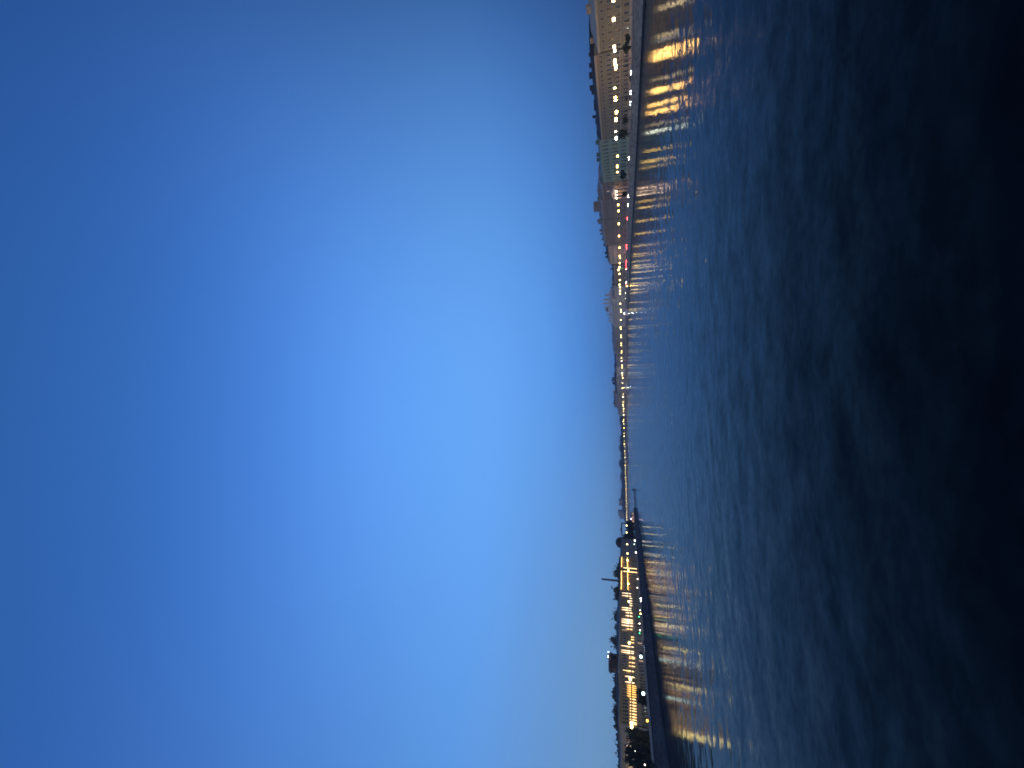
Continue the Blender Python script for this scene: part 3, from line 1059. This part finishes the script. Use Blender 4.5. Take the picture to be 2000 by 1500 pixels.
GR = 'street lamps on the right embankment'
near = [
    (1198, 1, 'lamp_dim', 'street lamp cut by the photo\'s top edge before the beige house', .5),
    (1198.5, 38, 'lamp_dim', 'single yellow street lamp alone before the beige house', .7),
    (1199.5, 91, 'lamp_dim', 'small dim lamp nearest the twin orange glow, before the beige house', .45),
    (1200.5, 99, 'lamp_low', 'greenish white street lamp before the beige house end', .7),
    (1201, 121, 'lamp_orange', 'first of two merged orange lamps below the dark jagged roof', 1.1),
    (1202.5, 131, 'lamp_orange', 'pinkish second of two merged lamps below the dark jagged roof', 1.1),
    (1200.5, 172, 'lamp_dim', 'faint small lamp before the tan house middle', .42),
    (1202, 193, 'lamp_orange', 'large orange street lamp with a glow beside white headlights', 1.1),
    (1204, 219, 'lamp_orange', 'first of the orange lamp pair near the tan house end', 1.0),
    (1203, 233.5, 'lamp_orange', 'second of the orange lamp pair, beside a small dark tree', 1.0),
    (1202.5, 257, 'lamp_dim', 'tiny pale lamp just before the green palace corner', .42),
    (1203.5, 270, 'lamp_white', 'bright white lamp washing the green palace corner', 1.15),
    (1206, 305, 'lamp_warm', 'yellow lamp on a lit pole before the green palace', .75),
    (1205.5, 325, 'lamp_warm', 'largest yellow lamp before the green palace middle', .9),
    (1206, 336, 'lamp_warm', 'small yellow lamp before the green palace far end', .6),
    (1207.5, 400, 'lamp_warm', 'first yellow lamp past the glowing portal', 1.0),
    (1208, 412, 'lamp_warm', 'yellow lamp in front of the house with roof block', .95),
    (1208.6, 437, 'lamp_warm', 'yellow lamp beside the single red tail light', 1.05),
    (1209, 461, 'lamp_warm', 'yellow lamp before the house with stepped roof', 1.05),
    (1210, 484, 'lamp_warm', 'yellow lamp before the pale ragged roofed house', 1.05),
    (1210.2, 500, 'lamp_warm', 'first of two touching lamps before the pale house', .9),
    (1210.8, 504, 'lamp_warm', 'second of two touching lamps before the pale house', .9),
    (1210.4, 514, 'lamp_warm', 'yellow lamp above the long red tail light row', 1.0),
]
for px, py, kind, label, s in near:
    P = on_line(RL, px, py)
    lamp_at(P, P.z, kind, label, GR, scale=s)

LBK = offset(LQ, -5)
for px, py, label, sc_l, kd in ((1224, 1026.5, 'far left bank lamp among the gantry trees, first of two', .7, 'lamp_yellow'), (1224, 1040, 'far left bank lamp among the gantry trees, second of two', .7, 'lamp_yellow'),
                       (1225, 1063, 'yellow lamp before the domed corner house', .8, 'lamp_yellow'), (1225.5, 1081, 'pale yellow lamp between domed house and floodlit palace', .9, 'lamp_yellow'),
                       (1225.5, 1094.5, 'bright yellow lamp at the floodlit palace near end', 1.1, 'lamp_yellow'), (1227, 1114, 'lamp between the two bright corner piers', .75, 'lamp_yellow'),
                       (1227, 1140, 'pale lamp at the far end of the floodlit palace', .85, 'lamp_yellow'), (1228, 1175, 'white lamp over the row of small lit squares', .9, 'lamp_yellow'),
                       (1228, 1213, 'lamp lost in the bright pilasters of the hall', .9, 'lamp_yellow'), (1229, 1255.5, 'white lamp before the dark bays nearest the tower', .95, 'lamp_yellow'),
                       (1231, 1326, 'pinkish white lamp just past the eight sided tower', .9, 'lamp_yellow'), (1233.5, 1416, 'biggest white lamp, glaring beside the big dark trees', 1.5, 'lamp_yellow')):
    P = on_line(LBK, px, py)
    lamp_at(P, P.z, kd, label, 'street lamps on the left quay', base=PROM_Z - .13, scale=sc_l, hgt=7.6, half=.35, r=.4)

# the long far rows: lamps too small to show parts, one mesh each
FARM = {}


def far_lamp(P, kind, label, group, r, base=ROAD_Z, hgt=None):
    h = (hgt or P.z) - base
    key = (kind, round(r, 2))
    if key not in FARM:
        m = MB()
        m.lathe([(.3, 0), (.12, 1), (.1, 1.0 * 6.6)], 6, mi=1)
        m.tube([(-.7, 0, 6.5), (0, 0, 6.75), (.7, 0, 6.5)], .06, 4, 1)
        m.ball((-.75, 0, 6.6), r, 8, 6)
        m.ball((.75, 0, 6.6), r, 8, 6)
        FARM[key] = m.mesh('street_lamp', [M[kind], M['iron']], True)
    o = link('street_lamp', FARM[key], None, (P.x, P.y, base), math.pi / 2)
    o.scale = (1, 1, h / 6.6)
    tag(o, label, 'street lamp', group)
    return o


mid_lamps = [(1210, 522), (1208, 527), (1210, 535), (1210.5, 547), (1210, 556), (1211, 561), (1211, 568), (1211, 574), (1211.6, 593), (1212.6, 605), (1213, 609),
             (1212.5, 625), (1212, 639), (1212.5, 642.5), (1213, 655), (1213, 659), (1213.3, 670.5), (1213.3, 674.5), (1214, 685.5), (1214, 689), (1213.6, 699)]
far_lamps = [(1214, 705), (1215, 714), (1215, 718.5), (1215.3, 729), (1215.5, 733), (1216, 738), (1216, 748), (1216, 758), (1217, 770), (1217, 775), (1217.3, 785),
             (1217, 790), (1217, 793), (1218, 798), (1218, 803.5), (1218, 810.5), (1218.6, 819), (1217.5, 823), (1218.6, 828), (1219, 836), (1219, 846), (1219, 852),
             (1220, 861), (1219.5, 867), (1220.5, 872.5), (1220.5, 881), (1220.6, 887), (1220.7, 893.5), (1221.5, 902), (1221, 909), (1221.6, 914.4), (1221.7, 921.5),
             (1221.8, 926), (1221.7, 932.5), (1222.5, 937.5), (1222.4, 944), (1222.5, 949), (1222.6, 955.5), (1223, 960.5), (1223, 966.5), (1223.5, 972), (1223, 978),
             (1224, 983.7), (1223.5, 989), (1224, 995.5), (1224, 1001), (1223.6, 1006), (1223.8, 1010.5), (1224.2, 1015)]
for px, py in mid_lamps:
    P = on_line(RL, px, py)
    far_lamp(P, 'lamp_far', 'one of the small yellow lamps crowding the quay between brown house and grey houses', 'middle row of lamps on the right embankment', .62)
for i, (px, py) in enumerate(far_lamps):
    P = on_line(RL, px, py)
    if P is None:
        continue
    far_lamp(P, 'lamp_far' if i % 3 else 'lamp_far_white', 'one dot of the far lamp string below grey houses and dark trees', 'far string of lamps on the bending shore', 1.05 if i % 2 else .7)

# bright lamp on the water stairs of the right bank
q = on_line(offset(RQ, -2.5), 1233, 558)
ls = thing('landing_stage', 'floating landing stage with one big warm lamp below the quay', 'landing stage', (q.x, q.y, 0), math.pi / 2)
m = MB()
m.box(-6, 6, -1.6, 1.6, -.5, .5)
m.box(-6.2, 6.2, -1.8, 1.8, .5, .62)
m.build('deck', M['timber'], ls)
m = MB()
m.lathe([(.09, .62), (.07, 2.6)], 6, 0, 0, 1)
m.ball((0, 0, 2.9), .75, 10, 7)
m.build('lamp', [M['lamp_warm'], M['iron']], ls, smooth=True)

# ------------------------------------------------------------------ cars


def make_car(paint, head, tail):
    root = thing('car', 'x', 'car', (0, 0, 0))
    prof = [(-2.1, .35), (-2.15, .75), (-2.0, .95), (-1.3, 1.0), (-.75, 1.42), (.55, 1.45), (1.25, 1.0), (2.05, .85), (2.15, .6), (2.1, .35)]
    b = MB()
    b.loft([[(x, -.86, z) for x, z in prof], [(x * 1.0, -.60 if z > 1.2 else -.88, z) for x, z in prof], [(x, .60 if z > 1.2 else .88, z) for x, z in prof], [(x, .86, z) for x, z in prof]])
    b.build('body', M[paint], root)
    gl = MB()
    gl.face([(1.24, -.7, 1.03), (1.24, .7, 1.03), (.60, .56, 1.44), (.60, -.56, 1.44)])
    gl.face([(-1.28, .7, 1.03), (-1.28, -.7, 1.03), (-.80, -.56, 1.41), (-.80, .56, 1.41)])
    for s in (-1, 1):
        gl.face([(-1.1, s * .875, 1.03), (1.0, s * .875, 1.03), (.5, s * .80, 1.36), (-.7, s * .80, 1.36)])
    gl.build('glazing', M['glass_dark'], root)
    for sx in (-1.3, 1.35):
        for sy in (-1, 1):
            wl = MB()
            n = 12
            rings = []
            for yy, rr_ in ((sy * .70, .32), (sy * .90, .32), (sy * .91, .2)):
                rings.append([(sx + rr_ * math.cos(2 * math.pi * k / n), yy, .32 + rr_ * math.sin(2 * math.pi * k / n)) for k in range(n)])
            wl.loft(rings)
            wl.build('wheel', M['rubber'], root)
    for sy in (-1, 1):
        h = MB()
        h.ball((2.12, sy * .62, .70), .17, 8, 6)
        h.build('headlight', M[head], root)
        t = MB()
        t.box(-2.2, -2.1, sy * .62 - .22, sy * .62 + .22, .66, .92)
        t.build('tail_light', M[tail], root)
    return root


CP = {}


def car(px, py, line, label, paint='carpaint_dark', head='headlight', tail='taillight_off', towards=True, group='cars on the riverside roads', base=ROAD_Z - .126):
    P = on_line(line, px, py)
    k = (paint, head, tail)
    o = copy_tree(CP[k]) if k in CP else make_car(*k)
    CP.setdefault(k, o)
    Q = None
    for (ax, ay), (bx, by) in zip(line[:-1], line[1:]):
        if min(ay, by) <= P.y <= max(ay, by):
            Q = Vector((bx - ax, by - ay)).normalized()
    a = math.atan2(Q.y, Q.x) + (math.pi if towards else 0)
    o.location = (P.x, P.y, base)
    o.rotation_euler = (0, 0, a)
    o['label'] = label
    o['category'] = 'car'
    o['group'] = group
    return o


RR2 = offset(RQ, 8)
RR3 = offset(RQ, 12)
car(1229, 151, RR2, 'dark car with white headlights nearest on the right bank road')
car(1229, 188, RR2, 'dark car with paired headlights under the large orange lamp')
car(1229, 208, RR2, 'dark car with paired headlights before the orange lamp pair')
car(1224, 314, RR2, 'car with warm headlights before the green palace', head='headlight_warm')
car(1221, 387, RR2, 'grey car with warm headlights beside the glowing portal', paint='carpaint_grey', head='headlight_warm')
car(1224, 403, RR2, 'white car with warm headlights below two yellow lamps', paint='carpaint_white', head='headlight_warm')
TA = dict(head='headlight_off', tail='taillight', towards=False)
car(1222, 429, RR3, 'car with a single red tail light glow before stepped roof house', **TA)
car(1221, 481, RR3, 'first red lit car in the pair before the pale house', **TA)
car(1221, 487, RR3, 'second red lit car in the pair before the pale house', paint='carpaint_grey', **TA)
car(1220.5, 511.5, RR3, 'rear car of the long red queue before the brown house', **TA)
car(1220.5, 516.5, RR3, 'second car of the long red queue', paint='carpaint_grey', **TA)
car(1220.5, 521, RR3, 'third car of the long red queue', **TA)
car(1220.5, 524.5, RR3, 'front car of the long red queue beside the green signal', paint='carpaint_white', **TA)
car(1219, 527.5, RR2, 'car with white headlights meeting the red queue', head='headlight_warm')
car(1219, 552, RR2, 'first oncoming car beside the brown house far end', head='headlight')
car(1219, 557, RR2, 'second oncoming car beside the brown house far end', head='headlight')
car(1218, 555, RR3, 'red lit car among oncoming headlights by the landing stage', **TA)
car(1219, 573, RR2, 'oncoming car before the domed palace near end', head='headlight_warm')
car(1219, 587, RR2, 'oncoming car below the domed palace statues', head='headlight_warm')
car(1218, 704, RR3, 'far red lit car before the pale grey houses', **TA)
LR_ = offset(LQ, -9)
LB_ = dict(base=PROM_Z - .12, group='cars on the left quay road')
car(1250, 1168, LR_, 'car with dazzling white headlights on the left quay', head='headlight', **LB_)
car(1252, 1256, LR_, 'dark car with pinkish lights below the green signal on the left quay', head='headlight_warm', **LB_)
car(1255, 1265, LR_, 'white car with cool headlights on the left quay', paint='carpaint_white', head='headlight', **LB_)
car(1256, 1369, LR_, 'car half hidden beside the round dark bush', paint='carpaint_grey', head='headlight_warm', **LB_)

# ------------------------------------------------------------------ small lamps, signals and floodlights on the left quay


def quay_lamp(px, py, kind, label, r, name='quay_lamp', cat='quay lamp', group='lamps on the left quay', line=None):
    P = on_line(line or LL, px, py)
    z = max(P.z - PROM_Z, 1.0)
    root = thing(name, label, cat, (P.x, P.y, PROM_Z - .13), 0, group)
    m = MB()
    m.lathe([(.16, 0), (.16, .3), (.07, .5), (.06, z + .1)], 8)
    m.build('pole', M['iron'], root)
    m = MB()
    m.ball((0, 0, z + .13 + r * .8), r, 10, 7)
    m.build('lantern', M[kind], root, smooth=True)
    m = MB()
    m.lathe([(r * 1.05, z + .13 + r * 1.6), (r * .4, z + .13 + r * 2.0), (.03, z + .13 + r * 2.3)], 8)
    m.build('cap', M['iron'], root)


quay_lamp(1241, 1056, 'lamp_low', 'largest white quay lamp in front of the domed corner house', .62)
quay_lamp(1239.5, 1063, 'lamp_cyan', 'small bluish lamp beside the largest white quay lamp', .4)
quay_lamp(1243, 1079, 'lamp_low', 'pinkish lamp between domed house and floodlit palace', .55)
quay_lamp(1246, 1131, 'lamp_low', 'small lamp below the floodlit palace cornice end', .35)
quay_lamp(1245.5, 1148, 'lamp_low', 'second small lamp before the floodlit palace far corner', .3)
quay_lamp(1251, 1192, 'lamp_low', 'dim lamp beside the yellow lamp near the first green signal', .25)
quay_lamp(1252, 1199, 'lamp_warm', 'yellow lamp right beside the first green signal', .3)
quay_lamp(1250, 1218, 'lamp_low', 'pale lamp halfway between the two green signals', .3)
quay_lamp(1251, 1231, 'lamp_low', 'pale lamp next to the second green signal', .3)
quay_lamp(1254, 1283, 'lamp_cyan', 'cool white floodlight below the eight sided tower', .62, 'floodlight_mast', 'floodlight')
quay_lamp(1259, 1355, 'lamp_cyan', 'cool white floodlight beside the round dark bush', .62, 'floodlight_mast', 'floodlight')
quay_lamp(1266, 1408, 'lamp_amber', 'amber glowing beacon at the edge of the left quay', .38, 'beacon', 'beacon')
quay_lamp(1260.5, 1494, 'lamp_low', 'pale lamp under the last dark tree at the bottom edge', .2)
quay_lamp(1241, 1467, 'lamp_low', 'tiny pale lamp between the dark trees', .09)


def signal(px, py, line, kind, label, base, zt=None):
    P = on_line(line, px, py)
    z = max(P.z - base, 2.2)
    root = thing('traffic_signal', label, 'traffic light', (P.x, P.y, base), 0, 'traffic signals')
    m = MB()
    m.lathe([(.12, 0), (.06, .4), (.05, z - .3)], 6)
    m.build('pole', M['iron'], root)
    m = MB()
    m.box(-.2, .2, -.16, .12, z - .3, z + .85)
    h = m.build('housing', M['iron'], root)
    m = MB()
    m.ball((0, -.2, z), .22, 8, 6)
    m.build('lens', M[kind], h)


signal(1248, 1204, LL, 'lamp_green', 'green traffic signal before the hall, beside a yellow lamp', PROM_Z - .13)
signal(1249, 1236, LL, 'lamp_green', 'green traffic signal between hall and tower building', PROM_Z - .13)
signal(1215, 524, RL, 'lamp_green', 'tiny green traffic signal over the red car queue', ROAD_Z)

# ------------------------------------------------------------------ trees


def crown_mesh(seed, n_clump, per, leaf, mat_, squash=1.0):
    r = np.random.default_rng(seed)
    b = MB()
    cs = []
    for k in range(n_clump):
        while True:
            p = r.uniform(-1, 1, 3)
            d = np.linalg.norm(p)
            if .25 < d < .86:
                break
        cs.append((p * np.array([1, 1, squash]), r.uniform(.20, .36)))
    for c, rad in cs:
        for i in range(per):
            p = c + r.normal(0, rad * .52, 3)
            u = r.normal(size=3)
            u /= np.linalg.norm(u)
            v = np.cross(u, r.normal(size=3))
            v /= np.linalg.norm(v)
            s = leaf * r.uniform(.6, 1.4)
            b.face([p - u * s - v * s * .6, p + u * s * .2 - v * s, p + u * s + v * s * .5, p - u * s * .3 + v * s])
    return b.mesh('crown', mat_)


def trunk_mesh(seed):
    r = random.Random(seed)
    b = MB()
    b.tube([(0, 0, 0), (.02, 0, .2), (.01, .02, .45), (0, 0, .75)], [.035, .028, .022, .008], 7)
    for k in range(6):
        a = r.uniform(0, 6.28)
        z0 = r.uniform(.3, .55)
        L = r.uniform(.15, .3)
        b.tube([(0, 0, z0), (L * .5 * math.cos(a), L * .5 * math.sin(a), z0 + L * .4), (L * math.cos(a), L * math.sin(a), z0 + L * .9)], [.014, .009, .004], 5)
    return b.mesh('trunk', M['bark'])


TRUNKS = [trunk_mesh(s) for s in range(3)]
CROWNS = {}


def tree(P, base, height, rad, label, kind='leaf', dense=(26, 26), group=None, leaf=.085, name='tree', low=.30):
    key = (kind, dense, leaf)
    if key not in CROWNS:
        CROWNS[key] = [crown_mesh(100 + i + len(CROWNS) * 7, dense[0], dense[1], leaf, M[kind]) for i in range(4)]
    root = thing(name, label, 'tree', (P[0], P[1], base), random.uniform(0, 6.28), group)
    t = link('trunk', random.choice(TRUNKS), root)
    t.scale = (height, height, height)
    ch = height * (1 - low) / 2
    c = link('crown', random.choice(CROWNS[key]), root, (0, 0, height * low + ch), random.uniform(0, 6.28))
    c.scale = (rad, rad, ch * 1.08)
    return root


# far wood on the bending shore
WOOD = offset(RQ, 42)
edge = [(813, 1210), (818, 1210.5), (824, 1211), (830, 1213), (836, 1213), (842, 1212.5), (849, 1212.5), (855, 1210.5), (861, 1211), (867, 1212), (873, 1210),
        (878, 1209.5), (884, 1211.5), (890, 1213), (896, 1213), (901, 1210), (905, 1209), (909, 1211), (915, 1213), (921, 1213.5), (927, 1213), (932, 1211.5),
        (938, 1215), (944, 1216), (949, 1213.5), (955, 1213), (961, 1213.5), (967, 1213), (973, 1213), (979, 1214.5), (985, 1215), (991, 1215.5), (997, 1216), (1003, 1218), (1009, 1219), (1015, 1219)]
for i, (py, px) in enumerate(edge):
    P = on_line(WOOD, px, py)
    if P is None:
        continue
    h = P.z - ROAD_Z
    q = (P.x + random.uniform(-8, 8), P.y + random.uniform(0, 25))
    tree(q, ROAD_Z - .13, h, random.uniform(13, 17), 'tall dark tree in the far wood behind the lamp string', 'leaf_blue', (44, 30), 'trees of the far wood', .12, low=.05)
# pale roof among the far trees
P = on_line(offset(RQ, 90), 1211, 842)
a0, a1 = on_line(offset(RQ, 90), 1211, 835), on_line(offset(RQ, 90), 1211, 849)
building('pale_roofed_hall', 'pale roofed hall rising over the far wood', a0, a1, a0.z - 5, a0.z + 1.5, M['pale'], M['white_paint'], rows=2, cols=6, roof='gable', depth=16)
for (py, px, wd) in ((936, 1212.5, 9), (983, 1210, 14), (1003, 1208.5, 10), (1009, 1211, 12)):
    A = on_line(offset(RQ, 140), px, py - wd * .35)
    B_ = on_line(offset(RQ, 140), px, py + wd * .35)
    building('distant_block', {936: 'small hazy grey block peeping over the far wood', 983: 'wide hazy grey block over the far wood end', 1003: 'tallest hazy grey block above the jetty', 1009: 'hazy grey block beside the dark gantry'}[py],
             A, B_, A.z, A.z + 3, M['grey'], M['roof_grey'], rows=3, cols=4, roof='flat', depth=16, door=False, group='distant blocks beyond the wood')

# small dark trees on the right pavement
RT = offset(RQ, 17)
for px, py, h, r_, lab in ((1219, 77, 5.0, 1.5, 'small dark tree before the beige house'), (1216, 95, 5.6, 1.7, 'dark tree beside the greenish white lamp'),
                           (1214, 236, 6, 1.6, 'small dark tree beside the orange lamp pair'), (1207, 264, 9, 2.0, 'slender dark tree at the green palace corner'),
                           (1209, 343, 8.6, 2.6, 'broad dark tree between green palace and glowing portal'), (1214, 381, 6.5, 1.8, 'small dark tree just past the glowing portal')):
    P = on_line(RT, px, py)
    tree((P.x, P.y), ROAD_Z - .13, P.z - ROAD_Z, r_ * 1.15, lab, 'leaf_near', (24, 30), 'small trees on the right pavement', .11, low=.22)

# island tip trees
LT2 = [(-136, 440), (-172, 386)]
for px, py, r_, lab in ((1223, 1021, 3.5, 'first dark tree beside the pink pavilion'), (1221, 1027, 4, 'dark tree below the gantry near end'), (1222, 1034, 4, 'dark tree below the gantry middle'),
                        (1221, 1041, 4.2, 'dark tree below the gantry far end'), (1216, 1048, 4.5, 'tall dark tree touching the domed house')):
    P = on_line(LT2, px, py)
    tree((P.x, P.y), PROM_Z - .13, P.z - PROM_Z, r_, lab, 'leaf', (28, 30), 'dark trees near the island tip', .10, low=.08)
# gantry over those trees
g0, g1 = on_line(LT2, 1213.5, 1021), on_line(LT2, 1213, 1046)
mid = (g0 + g1) / 2
ga = thing('gantry', 'dark gantry beam spanning above the trees by the domed house', 'gantry', (mid.x, mid.y, PROM_Z - .13), math.atan2(g1.y - g0.y, g1.x - g0.x))
Lg = (g1 - g0).length / 2
zg = mid.z - PROM_Z
m = MB()
m.box(-Lg, Lg, -.5, .5, zg - 1.0, zg)
m.box(-Lg * .2, Lg * .3, -.6, .6, zg + .003, zg + .7)
m.build('beam', M['darkgrey'], ga)
for s in (-1, 1):
    m = MB()
    m.tube([(s * (Lg - .5), -1.6, 0), (s * (Lg - .5), -.2, zg - 1.0)], .35, 6)
    m.tube([(s * (Lg - .5), 1.6, 0), (s * (Lg - .5), .2, zg - 1.0)], .35, 6)
    m.build('leg', M['darkgrey'], ga)

# trees behind the left buildings
LB2 = [(-165, 30), (-178, 211), (-190, 420), (-210, 520)]
back = [(1101, 1206.5, 'dark treetop over the floodlit palace near end'), (1108, 1205, 'dark treetop just left of the smokestack foot'), (1117, 1201.5, 'spiky treetop beside the smokestack foot'), (1125, 1203, 'dark treetop right at the smokestack foot'),
        (1146, 1205, 'dark treetop over the floodlit palace far end'), (1153, 1199, 'highest treetop between palace and hall'), (1160, 1201, 'treetop over the first glowing pilasters'), (1168, 1204, 'low treetop over the hall'),
        (1197, 1202, 'round treetop over the hall middle'), (1206, 1200, 'smooth treetop over the first green signal'), (1216, 1200, 'treetop over the hall bright bays'), (1226, 1201, 'treetop over the hall far end'),
        (1243, 1198, 'treetop beside the tower, nearer the hall'), (1251, 1196.5, 'tallest treetop beside the eight sided tower'), (1259, 1199, 'treetop close to the eight sided tower')]
for py, px, lab in back:
    P = on_line(LB2, px, py)
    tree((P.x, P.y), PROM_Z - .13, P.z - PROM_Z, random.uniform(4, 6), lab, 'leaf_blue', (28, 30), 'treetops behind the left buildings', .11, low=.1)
back2 = [(1320, 1201), (1332, 1198), (1343, 1197.5), (1353, 1198), (1364, 1199), (1374, 1200), (1384, 1198), (1395, 1197), (1406, 1198), (1417, 1199), (1428, 1202), (1440, 1205), (1452, 1205.5), (1464, 1206), (1476, 1209), (1488, 1210), (1499, 1211)]
for py, px in back2:
    P = on_line(LB2, px, py)
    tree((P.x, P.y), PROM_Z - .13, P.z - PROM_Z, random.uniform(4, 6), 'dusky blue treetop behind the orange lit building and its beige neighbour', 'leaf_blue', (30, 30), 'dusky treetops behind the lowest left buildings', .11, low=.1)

# near trees on the left promenade
LT3 = offset(LQ, -12)
for px, py, r_, lab in ((1241, 1352, 2.0, 'round dark bush by the cool floodlight, nearer the tower'), (1243, 1364, 2.2, 'round dark bush with a car beside it'),
                        (1222, 1432, 2.6, 'first of the big dark trees before the beige house'), (1227, 1446, 2.7, 'second big dark tree, before lit upper windows'),
                        (1226, 1459, 2.5, 'middle big dark tree of the bottom edge clump'), (1219, 1476, 2.9, 'largest spreading dark tree near the bottom edge'), (1228, 1489, 2.2, 'last big dark tree beside a pale lamp')):
    P = on_line(LT3, px, py)
    tree((P.x, P.y), PROM_Z - .13, P.z - PROM_Z, r_, lab, 'leaf_near', (34, 40), 'dark trees on the left promenade', .085, low=.12)

# ------------------------------------------------------------------ smokestack
d = ray(1175, 1131)
Yc = 620.0
t = Yc / d.y
cx, cz = d.x * t, CAM.z + d.z * t
sk = thing('smokestack', 'tall thin dark smokestack rising behind the floodlit palace', 'smokestack', (cx, Yc, PROM_Z - .13))
m = MB()
m.lathe([(1.7, 0), (1.15, cz - 3)], 12)
m.build('shaft', M['brick'], sk)
m = MB()
m.lathe([(1.3, cz - 2.999), (1.45, cz - 2.6), (1.35, cz - 2.2)], 12)
m.build('rim', M['brick'], sk)

# ------------------------------------------------------------------ jetty at the island tip
j0 = Vector((-138.5, 452))
j1_ = on_line([(-138.5, 452), (-105, 500)], 1239, 956)
jl = (Vector((j1_.x, j1_.y)) - j0).length
jd = Vector((j1_.x, j1_.y)) - j0
jt = thing('jetty', 'low dark jetty reaching into the river from the island tip', 'jetty', (j0.x, j0.y, 0), math.atan2(jd.y, jd.x))
m = MB()
m.box(0, jl, -1.5, 1.5, .55, 1.25)
m.build('deck', M['timber'], jt)
for k in range(7):
    x = (k + .5) * jl / 7
    m = MB()
    m.lathe([(.28, -3), (.28, 1.9), (.1, 2.1)], 6, x, -1.2)
    m.build('post', M['timber'], jt)
m = MB()
m.box(jl - 1.2, jl, -.7, .7, 1.253, 3.4)
m.build('bollard_house', M['timber'], jt)

# ------------------------------------------------------------------ boats


def boat(px, py, L, label):
    line = offset(RQ, -4)
    P = on_line(line, px, py)
    for (ax, ay), (bx, by) in zip(line[:-1], line[1:]):
        if min(ay, by) <= P.y <= max(ay, by):
            a = math.atan2(by - ay, bx - ax)
    root = thing('boat', label, 'boat', (P.x, P.y, 0), a, 'boats moored at the right bank')
    s = L / 20
    h = MB()
    sec = []
    for x, wb, kz in ((-10, 2.2, -.3), (-5, 2.6, -.6), (3, 2.6, -.6), (8, 1.5, -.4), (10.5, .1, .2)):
        sec.append([(x * s, -wb * .6 * s, kz), (x * s, wb * .6 * s, kz), (x * s, wb * s, 1.3 + .05 * max(0, x)), (x * s, -wb * s, 1.3 + .05 * max(0, x))])
    h.loft(sec)
    h.build('hull', M['white_paint'], root)
    c = MB()
    c.loft([[(-8 * s, -2 * s, 1.45), (5 * s, -2 * s, 1.6), (5 * s, 2 * s, 1.6), (-8 * s, 2 * s, 1.45)], [(-7.5 * s, -1.8 * s, 3.4), (4 * s, -1.8 * s, 3.4), (4 * s, 1.8 * s, 3.4), (-7.5 * s, 1.8 * s, 3.4)]])
    c.build('cabin', M['white_paint'], root)
    m = MB()
    for sy in (-1, 1):
        m.box(-7 * s, 3.6 * s, sy * 1.97 * s - .03, sy * 1.97 * s + .03, 2.1, 2.9)
    m.build('glazing', M['win_dimlit'], root)
    m = MB()
    m.lathe([(.07, 3.41), (.05, 6)], 6, 1, 0, 1)
    m.ball((1, 0, 6.2), .28, 8, 6)
    m.build('mast_lamp', [M['headlight'], M['iron']], root)


boat(1224, 612, 26, 'white boat moored below the domed palace')
boat(1223, 756, 40, 'white boat moored far off below the cluster of dark turrets')

# ------------------------------------------------------------------ haze
m = MB()
m.box(-2600, 2600, -700, 3300, -5.5, 58)
hz = m.mesh('haze', [])
hm = bpy.data.materials.new('evening_haze')
hm.use_nodes = True
hm.node_tree.nodes.remove(hm.node_tree.nodes['Principled BSDF'])
pv = hm.node_tree.nodes.new('ShaderNodeVolumePrincipled')
pv.inputs['Color'].default_value = (0.55, 0.74, 1.0, 1)
pv.inputs['Density'].default_value = 0.0002
hm.node_tree.links.new(pv.outputs[0], hm.node_tree.nodes['Material Output'].inputs['Volume'])
hz.materials.append(hm)
tag(link('haze', hz), 'thin bluish evening haze over the river', 'haze', kind='stuff')

# ------------------------------------------------------------------ render settings
scene.view_settings.view_transform = 'Standard'
scene.view_settings.look = 'None'
scene.view_settings.exposure = 0
scene.view_settings.gamma = 1
scene.cycles.filter_width = 1.7
scene.cycles.use_denoising = True
scene.cycles.max_bounces = 5
scene.cycles.diffuse_bounces = 2
scene.cycles.glossy_bounces = 3
scene.cycles.transmission_bounces = 2
scene.cycles.sample_clamp_indirect = 10
scene.cycles.use_light_tree = True
scene.cycles.caustics_reflective = False
